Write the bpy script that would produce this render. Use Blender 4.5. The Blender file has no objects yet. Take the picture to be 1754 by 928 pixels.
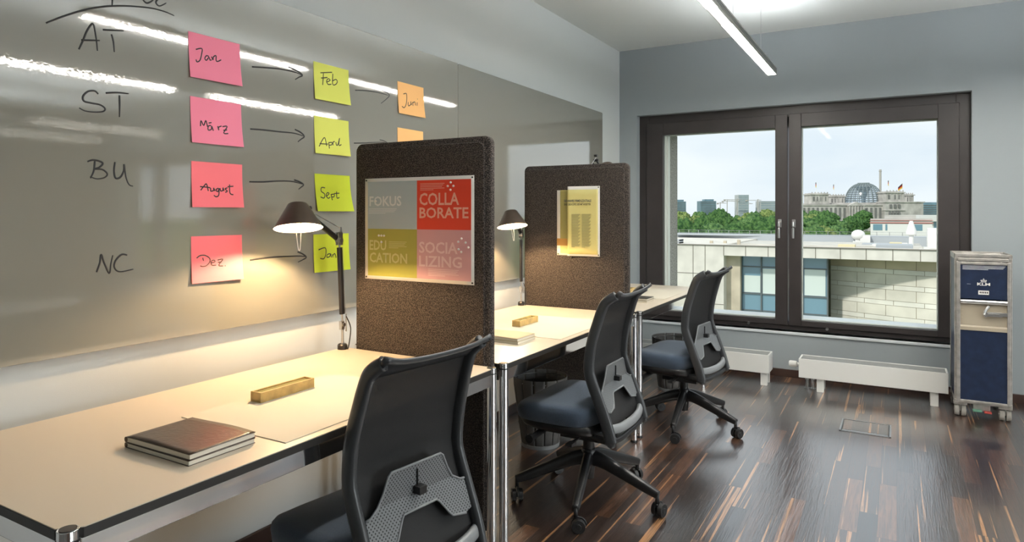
import bpy, bmesh, math, random
from mathutils import Vector, Matrix, noise
C = bpy.context.scene.collection
PI = math.pi
rad = math.radians

# ---------------------------------------------------------------- camera
cam_d = bpy.data.cameras.new('camera'); cam = bpy.data.objects.new('camera', cam_d); C.objects.link(cam)
cam.location = (0, 0, 1.32); cam.rotation_euler = (rad(90), 0, rad(30))
cam_d.sensor_width = 36; cam_d.lens = 36 * 1142 / 1754
cam_d.shift_y = (365.25 - 464) / 1754
cam_d.clip_start = .05; cam_d.clip_end = 4000
bpy.context.scene.camera = cam

# ---------------------------------------------------------------- sky, sun, exposure
sc = bpy.context.scene
sc.view_settings.view_transform = 'Standard'; sc.view_settings.look = 'None'
sc.view_settings.gamma = 1; sc.view_settings.use_curve_mapping = False
sc.view_settings.exposure = 0.0
world = bpy.data.worlds.new('sky'); sc.world = world; world.use_nodes = True
nt = world.node_tree; nt.nodes.clear()
wo = nt.nodes.new('ShaderNodeOutputWorld'); bg = nt.nodes.new('ShaderNodeBackground')
tc = nt.nodes.new('ShaderNodeTexCoord'); mp = nt.nodes.new('ShaderNodeMapping'); mp.inputs['Scale'].default_value = (1, 1, 3)
nz = nt.nodes.new('ShaderNodeTexNoise'); nz.inputs['Scale'].default_value = 3; nz.inputs['Detail'].default_value = 6
rp = nt.nodes.new('ShaderNodeValToRGB')
rp.color_ramp.elements[0].position = .35; rp.color_ramp.elements[0].color = (.70, .775, .86, 1)
rp.color_ramp.elements[1].position = .62; rp.color_ramp.elements[1].color = (.84, .875, .905, 1)
nt.links.new(tc.outputs['Generated'], mp.inputs['Vector']); nt.links.new(mp.outputs[0], nz.inputs['Vector'])
nt.links.new(nz.outputs['Fac'], rp.inputs[0]); nt.links.new(rp.outputs[0], bg.inputs['Color'])
bg.inputs['Strength'].default_value = 1.16
nt.links.new(bg.outputs[0], wo.inputs[0])
sun_d = bpy.data.lights.new('sun', 'SUN'); sun = bpy.data.objects.new('sun', sun_d); C.objects.link(sun)
sun_d.energy = 2.6; sun_d.angle = rad(3); sun_d.color = (1, .95, .87)
sun.rotation_euler = (rad(50), 0, rad(-20))          # high behind the building, lights the facades opposite
FILL = bpy.data.lights.new('added_fill_light', 'AREA'); FILL.shape = 'RECTANGLE'; FILL.size = 1.40; FILL.size_y = 3.5; FILL.energy = 165; FILL.color = (.95, .98, 1)
fill_light = bpy.data.objects.new('added_fill_light', FILL); C.objects.link(fill_light); fill_light.location = (6.56, 1.8, 1.62); fill_light.rotation_euler = (0, rad(90), 0)   # added fill from outside the invented right-hand window, brightens the left wall
LAMP = 90.0          # ceiling lamps, downward diffuser
LAMP_UP = 58.0       # ceiling lamps, upward slot
DESK = 34.0         # desk lamp bulbs, watts

# ---------------------------------------------------------------- helpers
def mat(name, col, rough=.5, metal=0, var=0, vscale=20, bump=0, bscale=60, coat=0, coat_rough=.05, spec=.5, sheen=0, detail=4):
    m = bpy.data.materials.new(name); m.use_nodes = True; n = m.node_tree; b = n.nodes['Principled BSDF']
    b.inputs['Base Color'].default_value = (*col, 1); b.inputs['Roughness'].default_value = rough
    b.inputs['Metallic'].default_value = metal; b.inputs['Coat Weight'].default_value = coat
    b.inputs['Coat Roughness'].default_value = coat_rough; b.inputs['Specular IOR Level'].default_value = spec
    b.inputs['Sheen Weight'].default_value = sheen
    t = n.nodes.new('ShaderNodeTexCoord')
    if var:
        z = n.nodes.new('ShaderNodeTexNoise'); z.inputs['Scale'].default_value = vscale; z.inputs['Detail'].default_value = detail
        r = n.nodes.new('ShaderNodeValToRGB')
        r.color_ramp.elements[0].position = .3; r.color_ramp.elements[1].position = .7
        r.color_ramp.elements[0].color = (*[max(0, c * (1 - var)) for c in col], 1)
        r.color_ramp.elements[1].color = (*[min(1, c * (1 + var)) for c in col], 1)
        n.links.new(t.outputs['Object'], z.inputs['Vector']); n.links.new(z.outputs['Fac'], r.inputs[0]); n.links.new(r.outputs[0], b.inputs['Base Color'])
    if bump:
        z2 = n.nodes.new('ShaderNodeTexNoise'); z2.inputs['Scale'].default_value = bscale; z2.inputs['Detail'].default_value = 3
        bp = n.nodes.new('ShaderNodeBump'); bp.inputs['Strength'].default_value = bump; bp.inputs['Distance'].default_value = .01
        n.links.new(t.outputs['Object'], z2.inputs['Vector']); n.links.new(z2.outputs['Fac'], bp.inputs['Height'])
        n.links.new(bp.outputs[0], b.inputs['Normal'])
        if coat: n.links.new(bp.outputs[0], b.inputs['Coat Normal'])
    return m

def emis(name, col, s):
    m = bpy.data.materials.new(name); m.use_nodes = True; b = m.node_tree.nodes['Principled BSDF']
    b.inputs['Base Color'].default_value = (.8, .8, .8, 1)
    b.inputs['Emission Color'].default_value = (*col, 1); b.inputs['Emission Strength'].default_value = s
    return m

def tag(o, label=None, cat=None, group=None, kind=None):
    if label: o['label'] = label
    if cat: o['category'] = cat
    if group: o['group'] = group
    if kind: o['kind'] = kind
    return o

def empty(name, loc=(0, 0, 0), rz=0, **k):
    o = bpy.data.objects.new(name, None); C.objects.link(o); o.location = loc; o.rotation_euler = (0, 0, rz); o.empty_display_size = .1
    return tag(o, **k)

def catmull(pts, n=6):
    P = [Vector(p) for p in pts]; out = []
    for i in range(len(P) - 1):
        p0 = P[max(i - 1, 0)]; p1 = P[i]; p2 = P[i + 1]; p3 = P[min(i + 2, len(P) - 1)]
        for k in range(n):
            t = k / n
            out.append(.5 * ((2 * p1) + (p2 - p0) * t + (2 * p0 - 5 * p1 + 4 * p2 - p3) * t * t + (3 * p1 - p0 - 3 * p2 + p3) * t ** 3))
    out.append(P[-1]); return out

class MB:
    """collects shapes and links them as one mesh object"""
    def __init__(s): s.bm = bmesh.new()
    def face(s, vs, mi=0):
        try:
            f = s.bm.faces.new(vs); f.material_index = mi; return f
        except ValueError: return None
    def box(s, x0, x1, y0, y1, z0, z1, mi=0, M=None):
        c = [(x0, y0, z0), (x1, y0, z0), (x1, y1, z0), (x0, y1, z0), (x0, y0, z1), (x1, y0, z1), (x1, y1, z1), (x0, y1, z1)]
        v = [s.bm.verts.new(M @ Vector(p) if M else p) for p in c]
        for q in ((0, 3, 2, 1), (4, 5, 6, 7), (0, 1, 5, 4), (1, 2, 6, 5), (2, 3, 7, 6), (3, 0, 4, 7)): s.face([v[i] for i in q], mi)
        return s
    def ring(s, x0, x1, z0, z1, ix0, ix1, iz0, iz1, y0, y1, mi=0):
        """rectangular frame in the XZ plane"""
        s.box(x0, ix0, y0, y1, z0, z1, mi); s.box(ix1, x1, y0, y1, z0, z1, mi)
        s.box(ix0, ix1, y0, y1, z0, iz0, mi); s.box(ix0, ix1, y0, y1, iz1, z1, mi); return s
    def tube(s, pts, r, seg=12, ry=None, up=(0, 0, 1), cap=True, mi=0, sq=0):
        """r / ry: half sizes across and along 'up' (numbers or lists); sq squares the section"""
        P = [Vector(p) for p in pts]; n = len(P); rings = []
        R = r if isinstance(r, (list, tuple)) else [r] * n
        RY = (ry if isinstance(ry, (list, tuple)) else [ry] * n) if ry is not None else R
        U = Vector(up).normalized()
        for i in range(n):
            T = (P[min(i + 1, n - 1)] - P[max(i - 1, 0)]).normalized()
            A = T.cross(U)
            if A.length < 1e-3: A = T.cross(Vector((1, 0, 0)) if abs(T.x) < .9 else Vector((0, 1, 0)))
            A.normalize(); Bv = A.cross(T).normalized()
            ri = []
            for k in range(seg):
                a = 2 * PI * (k + .5) / seg; ca, sa = math.cos(a), math.sin(a)
                if sq: e = 1 - .6 * sq; ca = math.copysign(abs(ca) ** e, ca); sa = math.copysign(abs(sa) ** e, sa)
                ri.append(s.bm.verts.new(P[i] + A * ca * R[i] + Bv * sa * RY[i]))
            rings.append(ri)
        for i in range(n - 1):
            for k in range(seg): s.face([rings[i][k], rings[i][(k + 1) % seg], rings[i + 1][(k + 1) % seg], rings[i + 1][k]], mi)
        if cap: s.face(rings[0][::-1], mi); s.face(rings[-1], mi)
        return s
    def cyl(s, p0, p1, r0, r1=None, seg=20, mi=0): return s.tube([p0, p1], [r0, r0 if r1 is None else r1], seg, mi=mi)
    def lathe(s, prof, seg=32, M=None, mi=0, closed=False):
        rings = []
        for (r, z) in prof:
            if r < 1e-6: rings.append([s.bm.verts.new((M @ Vector((0, 0, z))) if M else (0, 0, z))])
            else:
                ri = []
                for k in range(seg):
                    a = 2 * PI * k / seg; p = Vector((r * math.cos(a), r * math.sin(a), z)); ri.append(s.bm.verts.new(M @ p if M else p))
                rings.append(ri)
        for a, b in zip(rings[:-1], rings[1:]):
            for k in range(seg):
                k2 = (k + 1) % seg
                if len(a) == 1 and len(b) == 1: continue
                if len(a) == 1: s.face([a[0], b[k2], b[k]], mi)
                elif len(b) == 1: s.face([a[k], a[k2], b[0]], mi)
                else: s.face([a[k], a[k2], b[k2], b[k]], mi)
        return s
    def prism(s, poly, fn, t0, t1, mi=0):
        """poly in 2D; fn(u,v,t) -> 3D point; extruded between t0 and t1"""
        a = [s.bm.verts.new(fn(u, v, t0)) for u, v in poly]; b = [s.bm.verts.new(fn(u, v, t1)) for u, v in poly]; n = len(poly)
        s.face(a[::-1], mi); s.face(b, mi)
        for i in range(n): s.face([a[i], a[(i + 1) % n], b[(i + 1) % n], b[i]], mi)
        return s
    def grid(s, nu, nv, fn, mi=0):
        V = [[s.bm.verts.new(fn(i / nu, j / nv)) for j in range(nv + 1)] for i in range(nu + 1)]
        for i in range(nu):
            for j in range(nv): s.face([V[i][j], V[i + 1][j], V[i + 1][j + 1], V[i][j + 1]], mi)
        return s
    def sphere(s, c, r, seg=16, mi=0, sc_=(1, 1, 1)):
        return s.lathe([(r * math.sin(PI * k / 8), -r * math.cos(PI * k / 8)) for k in range(9)], seg, Matrix.Translation(c) @ Matrix.Diagonal((*sc_, 1)), mi)
    def build(s, name, m, parent=None, smooth=False, bevel=0, solid=0, local=False, sub=0, seg=2):
        """points are in world space unless local or the parent sits rotated; they are shifted to the thing's base"""
        bmesh.ops.recalc_face_normals(s.bm, faces=s.bm.faces)
        if parent is not None and not local:
            off = Vector(parent.location); p = parent.parent
            while p is not None: off += Vector(p.location); p = p.parent
            bmesh.ops.translate(s.bm, verts=s.bm.verts, vec=-off)
        me = bpy.data.meshes.new(name); s.bm.to_mesh(me); s.bm.free()
        for mm in (m if isinstance(m, (list, tuple)) else [m]): me.materials.append(mm)
        o = bpy.data.objects.new(name, me); C.objects.link(o)
        if parent is not None: o.parent = parent
        if smooth:
            for f in me.polygons: f.use_smooth = True
            if smooth != 'all': me.set_sharp_from_angle(angle=rad(40))
        if solid:
            md = o.modifiers.new('solid', 'SOLIDIFY'); md.thickness = solid; md.offset = 0
        if bevel:
            md = o.modifiers.new('bevel', 'BEVEL'); md.width = bevel; md.segments = seg; md.limit_method = 'ANGLE'; md.angle_limit = rad(40)
            md.harden_normals = False
        if sub:
            md = o.modifiers.new('sub', 'SUBSURF'); md.levels = sub; md.render_levels = sub
        return o

def top(o, loc):
    """move a top-level mesh's origin to its own base"""
    L = Vector(loc); o.data.transform(Matrix.Translation(-L)); o.location = L; return o

def struct(o, label=None): o['kind'] = 'structure'; return o

def copy_tree(o, parent=None):
    c = o.copy(); C.objects.link(c)
    if parent is not None: c.parent = parent
    for ch in list(o.children): copy_tree(ch, c)
    return c

def text(name, body, x0, x1, z0, z1, y, m, parent, bold=0.0, depth=.0003, face=-1):
    """letters filling the rectangle x0..x1, z0..z1 on a surface facing -Y"""
    cu = bpy.data.curves.new(name, 'FONT'); cu.body = body; cu.size = 1; cu.offset = bold; cu.resolution_u = 2
    cu.align_x = 'LEFT'; cu.space_line = .82
    o = bpy.data.objects.new(name, cu); C.objects.link(o); bpy.context.view_layer.update()
    me = bpy.data.meshes.new_from_object(o.evaluated_get(bpy.context.evaluated_depsgraph_get()))
    C.objects.unlink(o); bpy.data.objects.remove(o)
    xs = [v.co.x for v in me.vertices]; ys = [v.co.y for v in me.vertices]
    sx = (x1 - x0) / (max(xs) - min(xs)); sy = (z1 - z0) / (max(ys) - min(ys)); mx = min(xs); my = min(ys)
    off = Vector(parent.location) if parent is not None else Vector()
    p = parent.parent if parent is not None else None
    while p is not None: off += Vector(p.location); p = p.parent
    for v in me.vertices: v.co = Vector((x0 + (v.co.x - mx) * sx, y - depth, z0 + (v.co.y - my) * sy)) - off
    me.materials.clear(); me.materials.append(m); me.name = name
    t = bpy.data.objects.new(name, me); C.objects.link(t)
    if parent is not None: t.parent = parent
    return t

# ---------------------------------------------------------------- materials
M = {}
M['wall'] = mat('painted_wall', (.64, .665, .66), .85, bump=.05, bscale=300)
M['wall_backlit'] = mat('backlit_window_wall', (.335, .37, .385), .85, bump=.05, bscale=300)  # backlit shade of the window wall put into its colour
M['wall_tan'] = mat('painted_wall_tan', (.16, .12, .085), .7, bump=.05, bscale=300)
M['ceiling'] = mat('painted_ceiling', (.74, .76, .745), .9)
M['board'] = mat('enamel_board', (.265, .26, .225), .06, bump=.008, bscale=110, spec=.5, coat=1, coat_rough=.02)
M['board'].node_tree.nodes['Principled BSDF'].inputs['Coat IOR'].default_value = 1.95
M['edge_grey'] = mat('grey_metal_edge', (.25, .25, .24), .4, .6)
M['frame'] = mat('window_frame_brown', (.040, .033, .032), .42, var=.12, vscale=6)
M['white'] = mat('white_lacquer', (.74, .74, .71), .45)
M['sill'] = mat('sill_white', (.72, .76, .78), .35)
M['grate'] = mat('grey_grate', (.45, .46, .45), .45, .3)
M['base'] = mat('baseboard_brown', (.05, .025, .018), .4)
M['stucco'] = mat('rough_grey_render', (.33, .31, .29), .9, var=.45, vscale=70, bump=1, bscale=60)
M['chrome'] = mat('chrome', (.86, .86, .87), .06, 1)
M['steel'] = mat('brushed_steel', (.55, .55, .55), .28, 1)
M['laminate'] = mat('cream_laminate', (.64, .56, .45), .38)
M['black'] = mat('black_plastic', (.012, .012, .013), .36)
M['edge'] = mat('black_edge_band', (.02, .018, .016), .5)
M['greypl'] = mat('grey_plastic', (.20, .21, .22), .30)
M['framepl'] = mat('chair_frame_plastic', (.045, .048, .052), .33)
M['fabric'] = mat('charcoal_blue_fabric', (.045, .068, .105), .95, var=.35, vscale=500, bump=.3, bscale=700, sheen=.3)
M['felt'] = mat('brown_black_felt', (.055, .046, .042), .95, var=.95, vscale=260, bump=.8, bscale=260, detail=1)
_r = [x for x in M['felt'].node_tree.nodes if x.type == 'VALTORGB'][0]; _r.color_ramp.elements[0].position = .42; _r.color_ramp.elements[1].position = .66; _r.color_ramp.elements[0].color = (.011, .009, .008, 1); _r.color_ramp.elements[1].color = (.115, .092, .080, 1)
M['paper'] = mat('white_paper', (.80, .78, .74), .7)
M['cream'] = mat('cream_paper', (.66, .61, .50), .75)
M['ink'] = mat('black_marker_ink', (.012, .012, .013), .5)
M['pink'] = mat('pink_note_paper', (.98, .27, .40), .8)
M['coral'] = mat('coral_note_paper', (.98, .20, .24), .8)
M['lime'] = mat('lime_note_paper', (.70, .74, .14), .8)
M['limed'] = mat('strong_lime_note_paper', (.56, .66, .03), .8)
M['orange'] = mat('apricot_note_paper', (1, .56, .22), .8)
M['brownbook'] = mat('brown_leather_cover', (.045, .026, .015), .33, var=.3, vscale=12, bump=.1, bscale=80)
M['tanbook'] = mat('kraft_cover', (.46, .39, .25), .6)
M['darkbook'] = mat('dark_cover', (.05, .045, .035), .45)
M['pages'] = mat('book_pages', (.72, .68, .58), .8)
M['wood'] = mat('light_oak', (.52, .36, .13), .45, var=.25, vscale=30)
M['woodend'] = mat('oak_end', (.45, .22, .07), .5)
M['glasstop'] = mat('smoked_insert', (.30, .27, .10), .15)
M['shade'] = mat('anodised_shade', (.085, .062, .046), .42, .6)
M['shadein'] = mat('shade_inside_white', (.85, .83, .78), .5)
M['bulb'] = emis('warm_bulb', (1, .78, .50), 12)
M['navy'] = mat('navy_panel', (.012, .022, .055), .35, var=.2, vscale=20)
M['alu'] = mat('worn_aluminium', (.47, .45, .42), .42, .7, var=.2, vscale=25)
M['beige'] = mat('beige_plastic', (.40, .345, .26), .5)
M['rubber'] = mat('grey_wheel', (.30, .28, .25), .6)
M['red'] = mat('red_pedal', (.35, .04, .03), .5)
M['green'] = mat('green_pedal', (.10, .25, .17), .5)
M['binout'] = mat('grey_bin_felt', (.085, .083, .08), .85)
M['binin'] = mat('dark_bin_inside', (.02, .02, .02), .8)
M['led'] = emis('lamp_diffuser', (1, .95, .86), LAMP)
M['ledfar'] = emis('lamp_diffuser_dimmed', (1, .95, .86), 22)
M['leddim'] = emis('lamp_dim_cover', (.95, .97, 1), 1.3)
M['ledup'] = emis('lamp_uplight', (.93, .97, 1), LAMP_UP)
M['lampbody'] = mat('lamp_aluminium', (.50, .49, .46), .35, .6)
M['cable'] = mat('black_cable', (.015, .015, .015), .5)

def glass(name, refl=.06, tint=(.97, .99, .985), rough=.02):
    m = bpy.data.materials.new(name); m.use_nodes = True; n = m.node_tree; n.nodes.clear()
    o = n.nodes.new('ShaderNodeOutputMaterial'); t = n.nodes.new('ShaderNodeBsdfTransparent'); g = n.nodes.new('ShaderNodeBsdfGlossy')
    x = n.nodes.new('ShaderNodeMixShader'); t.inputs[0].default_value = (*tint, 1); g.inputs['Roughness'].default_value = rough
    x.inputs[0].default_value = refl
    n.links.new(t.outputs[0], x.inputs[1]); n.links.new(g.outputs[0], x.inputs[2]); n.links.new(x.outputs[0], o.inputs[0]); return m
M['glass'] = glass('window_pane', .002)
M['domeglass'] = glass('dome_pane', .10, (.88, .92, .95), .15)

def floor_mat():
    m = bpy.data.materials.new('dark_wood_strip_floor'); m.use_nodes = True; n = m.node_tree; b = n.nodes['Principled BSDF']; L = n.links.new
    t = n.nodes.new('ShaderNodeTexCoord'); mp = n.nodes.new('ShaderNodeMapping'); mp.inputs['Rotation'].default_value = (0, 0, rad(90))
    L(t.outputs['Object'], mp.inputs[0])
    br = n.nodes.new('ShaderNodeTexBrick'); br.offset = .37; br.offset_frequency = 2; br.squash = 1
    br.inputs['Scale'].default_value = 1; br.inputs['Brick Width'].default_value = .62; br.inputs['Row Height'].default_value = .072
    br.inputs['Mortar Size'].default_value = .0009; br.inputs['Mortar Smooth'].default_value = 0; br.inputs['Bias'].default_value = 0
    br.inputs['Color1'].default_value = (0, 0, 0, 1); br.inputs['Color2'].default_value = (1, 1, 1, 1); br.inputs['Mortar'].default_value = (.5, .5, .5, 1)
    L(mp.outputs[0], br.inputs[0])
    base = n.nodes.new('ShaderNodeValToRGB'); cr = base.color_ramp
    cr.elements[0].position = 0; cr.elements[0].color = (.018, .011, .009, 1)
    cr.elements[1].position = 1; cr.elements[1].color = (.135, .062, .033, 1)
    for p, c in ((.3, (.048, .027, .021, 1)), (.6, (.032, .020, .017, 1)), (.8, (.085, .042, .026, 1))):
        e = cr.elements.new(p); e.color = c
    L(br.outputs['Color'], base.inputs[0])
    # streaks of sapwood running along the strips
    mp2 = n.nodes.new('ShaderNodeMapping'); mp2.inputs['Scale'].default_value = (42, .5, 1); L(t.outputs['Object'], mp2.inputs[0])
    nz = n.nodes.new('ShaderNodeTexNoise'); nz.inputs['Scale'].default_value = 1; nz.inputs['Detail'].default_value = 2; L(mp2.outputs[0], nz.inputs['Vector'])
    # per-strip offset, so a streak stops at the strip's edge
    addv = n.nodes.new('ShaderNodeVectorMath'); addv.operation = 'MULTIPLY_ADD'; addv.inputs[1].default_value = (9, 9, 9)
    L(br.outputs['Color'], addv.inputs[0]); L(mp2.outputs[0], addv.inputs[2]); L(addv.outputs[0], nz.inputs['Vector'])
    st = n.nodes.new('ShaderNodeValToRGB'); st.color_ramp.elements[0].position = .63; st.color_ramp.elements[1].position = .66
    L(nz.outputs['Fac'], st.inputs[0])
    mx = n.nodes.new('ShaderNodeMixRGB'); mx.inputs[2].default_value = (.42, .22, .10, 1); L(st.outputs[0], mx.inputs[0]); L(base.outputs[0], mx.inputs[1])
    # grain
    mp3 = n.nodes.new('ShaderNodeMapping'); mp3.inputs['Scale'].default_value = (90, 4, 1); L(t.outputs['Object'], mp3.inputs[0])
    gz = n.nodes.new('ShaderNodeTexNoise'); gz.inputs['Scale'].default_value = 1; gz.inputs['Detail'].default_value = 5; gz.inputs['Distortion'].default_value = 1.5; L(mp3.outputs[0], gz.inputs['Vector'])
    gr = n.nodes.new('ShaderNodeValToRGB'); gr.color_ramp.elements[0].position = .35; gr.color_ramp.elements[0].color = (.55, .55, .55, 1); gr.color_ramp.elements[1].position = .65; gr.color_ramp.elements[1].color = (1.3, 1.25, 1.2, 1)
    L(gz.outputs['Fac'], gr.inputs[0])
    mu = n.nodes.new('ShaderNodeMixRGB'); mu.blend_type = 'MULTIPLY'; mu.inputs[0].default_value = 1; L(mx.outputs[0], mu.inputs[1]); L(gr.outputs[0], mu.inputs[2])
    mo = n.nodes.new('ShaderNodeMixRGB'); mo.inputs[2].default_value = (.004, .003, .003, 1); L(br.outputs['Fac'], mo.inputs[0]); L(mu.outputs[0], mo.inputs[1])
    L(mo.outputs[0], b.inputs['Base Color'])
    rr = n.nodes.new('ShaderNodeMapRange'); rr.inputs['To Min'].default_value = .24; rr.inputs['To Max'].default_value = .42; L(gz.outputs['Fac'], rr.inputs[0]); L(rr.outputs[0], b.inputs['Roughness'])
    b.inputs['Specular IOR Level'].default_value = .75
    b.inputs['Coat Weight'].default_value = 1; b.inputs['Coat IOR'].default_value = 2.7; b.inputs['Coat Roughness'].default_value = .16
    bp = n.nodes.new('ShaderNodeBump'); bp.inputs['Strength'].default_value = .22; bp.inputs['Distance'].default_value = .004
    sub = n.nodes.new('ShaderNodeMath'); sub.operation = 'SUBTRACT'; L(gz.outputs['Fac'], sub.inputs[0]); L(br.outputs['Fac'], sub.inputs[1]); L(sub.outputs[0], bp.inputs['Height'])
    L(bp.outputs[0], b.inputs['Normal']); L(bp.outputs[0], b.inputs['Coat Normal'])
    return m
M['floor'] = floor_mat()

def mesh_back_mat():
    m = mat('black_mesh_fabric', (.012, .012, .013), .7); n = m.node_tree; b = n.nodes['Principled BSDF']; L = n.links.new
    t = n.nodes.new('ShaderNodeTexCoord'); mp = n.nodes.new('ShaderNodeMapping'); mp.inputs['Rotation'].default_value = (rad(20), 0, 0); mp.inputs['Scale'].default_value = (1, 250, 130)
    v = n.nodes.new('ShaderNodeTexVoronoi'); v.feature = 'F1'; v.inputs['Scale'].default_value = 1; v.inputs['Randomness'].default_value = .25
    L(t.outputs['Object'], mp.inputs[0]); L(mp.outputs[0], v.inputs['Vector'])
    r = n.nodes.new('ShaderNodeValToRGB'); r.color_ramp.elements[0].position = .20; r.color_ramp.elements[0].color = (.90, .90, .90, 1); r.color_ramp.elements[1].position = .30; r.color_ramp.elements[1].color = (1, 1, 1, 1)
    L(v.outputs['Distance'], r.inputs[0]); L(r.outputs[0], b.inputs['Alpha']); return m
M['mesh'] = mesh_back_mat()

def dots_mat():
    m = mat('perforated_grey_plastic', (.17, .18, .19), .33); n = m.node_tree; b = n.nodes['Principled BSDF']; L = n.links.new
    t = n.nodes.new('ShaderNodeTexCoord'); mp = n.nodes.new('ShaderNodeMapping'); mp.inputs['Scale'].default_value = (0.001, 118, 118); mp.inputs['Rotation'].default_value = (rad(38), 0, 0)
    v = n.nodes.new('ShaderNodeTexVoronoi'); v.inputs['Scale'].default_value = 1; v.inputs['Randomness'].default_value = 0
    L(t.outputs['Object'], mp.inputs[0]); L(mp.outputs[0], v.inputs['Vector'])
    r = n.nodes.new('ShaderNodeValToRGB'); r.color_ramp.elements[0].position = .22; r.color_ramp.elements[0].color = (.008, .008, .008, 1); r.color_ramp.elements[1].position = .30; r.color_ramp.elements[1].color = (.17, .18, .19, 1)
    L(v.outputs['Distance'], r.inputs[0]); L(r.outputs[0], b.inputs['Base Color']); return m
M['dots'] = dots_mat()

# ---------------------------------------------------------------- the room
XL, YW, ZC, XR, YB = -2.20, 5.78, 2.80, 6.30, -3.6
struct(MB().box(XL - .2, XR + .2, YB - .2, YW + .1, -.12, 0).build('floor', M['floor']))
struct(MB().box(XL - .2, XR + .2, YB - .2, YW + .47, ZC, ZC + .15).build('ceiling', M['ceiling']))
struct(MB().box(XL - .2, XL, YB, YW + .47, 0, ZC).build('wall_left', M['wall']))
RW = (0.0, 3.6, .90, 2.35)      # unseen window band, added to the right-hand wall for the fill light
w = MB(); w.box(XR, XR + .2, YB, YW + .47, 0, RW[2]); w.box(XR, XR + .2, YB, YW + .47, RW[3], ZC); w.box(XR, XR + .2, YB, RW[0], RW[2], RW[3]); w.box(XR, XR + .2, RW[1], YW + .47, RW[2], RW[3])
struct(w.build('wall_right', M['wall_tan']))
f = MB()
for k in range(4): yy = RW[0] + k * (RW[1] - RW[0] - .06) / 3; f.box(XR + .08, XR + .15, yy, yy + .06, RW[2], RW[3])
f.box(XR + .08, XR + .15, RW[0], RW[1], RW[2], RW[2] + .06); f.box(XR + .08, XR + .15, RW[0], RW[1], RW[3] - .06, RW[3])
f = struct(f.build('window_3', M['frame'])); MB().box(XR + .112, XR + .118, RW[0] + .05, RW[1] - .05, RW[2] + .05, RW[3] - .05).build('pane', M['glass'], f)
struct(MB().box(XL - .2, XR + .2, YB - .2, YB, 0, ZC).build('wall_back', M['wall']))
W1 = (-2.035, .465); W2 = (3.745, 6.245); ZS, ZT = .365, 2.20
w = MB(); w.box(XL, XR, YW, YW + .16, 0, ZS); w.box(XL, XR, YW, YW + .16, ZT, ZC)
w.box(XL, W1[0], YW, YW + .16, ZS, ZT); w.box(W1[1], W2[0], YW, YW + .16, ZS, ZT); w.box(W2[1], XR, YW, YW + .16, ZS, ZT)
struct(w.build('wall_window', M['wall_backlit']))
w = MB(); y0, y1 = YW + .20, YW + .47; a0, a1, b0, b1 = -1.80, .32, 3.98, 6.10; zs, zt = .434, 2.065
w.box(XL, XR, y0, y1, -.5, zs - .02); w.box(XL, XR, y0, y1, zt, ZC + .15); w.box(XL, a0, y0, y1, zs - .02, zt); w.box(a1, b0, y0, y1, zs - .02, zt); w.box(b1, XR, y0, y1, zs - .02, zt)
struct(w.build('wall_outer_skin', M['stucco']))
for i, (x0, x1) in enumerate((W1, W2)):
    struct(MB().box(x0, x1, YW - .012, YW + .08, ZS - .022, ZS).build('trim_%d' % (i + 1), M['sill'], bevel=.003))
struct(MB().box(XL, XR, YW - .014, YW, 0, .062).build('baseboard_window', M['base'], bevel=.003))
struct(MB().box(XL, XL + .014, YB, YW - .014, 0, .062).build('baseboard_left', M['base'], bevel=.003))

def window(n, x0):
    """casement window: outer frame, two sashes with panes and lever handles"""
    dx = x0 + 2.035
    def X(v): return v + dx
    f = struct(MB().ring(X(-2.035), X(.465), ZS + .003, ZT, X(-1.945), X(.375), .425, 2.11, YW + .075, YW + .17).build('window_%d' % n, M['frame'], bevel=.003))
    for k, (s0, s1, g0, g1, hx) in enumerate(((-1.965, -.775, -1.813, -.869, -.833), (-.765, .395, -.672, .264, -.726))):
        s = MB().ring(X(s0), X(s1), .405, 2.13, X(g0), X(g1), .453, 2.02, YW + .06, YW + .14).build('sash', M['frame'], f, bevel=.004)
        MB().box(X(g0), X(g1), YW + .098, YW + .104, .453, 2.02).build('pane', M['glass'], s)
        b = MB(); b.ring(X(g0) - .001, X(g1) + .001, .452, 2.021, X(g0) + .006, X(g1) - .006, .459, 2.014, YW + .108, YW + .15); b.build('glazing_bead', M['white'], s)
        h = MB(); h.box(X(hx) - .013, X(hx) + .013, YW + .050, YW + .060, 1.205, 1.270); h.cyl((X(hx), YW + .055, 1.245), (X(hx), YW + .012, 1.245), .009)
        h.tube(catmull([(X(hx), YW + .016, 1.252), (X(hx), YW + .010, 1.225), (X(hx), YW + .010, 1.17), (X(hx), YW + .012, 1.118)], 4), .0095, 10)
        h.build('handle', M['steel'], s, smooth=True, bevel=.002)
    for xk in (-1.077, -.48):
        MB().cyl((X(xk), YW + .078, .401), (X(xk), YW + .045, .401), .011).build('stay_knob', M['steel'], f, smooth=True)
    MB().box(X(-1.808), X(.30), YW + .15, YW + .52, .414, .434).build('outer_ledge', M['sill'], f, bevel=.003)
    b = MB(); b.box(X(-1.808), X(-1.790), YW + .15, YW + .198, .434, 2.06); b.box(X(.27), X(.30), YW + .15, YW + .198, .434, 2.06); b.build('blind_rail', M['white'], f)
    return f
window(1, W1[0]); window(2, W2[0])

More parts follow.
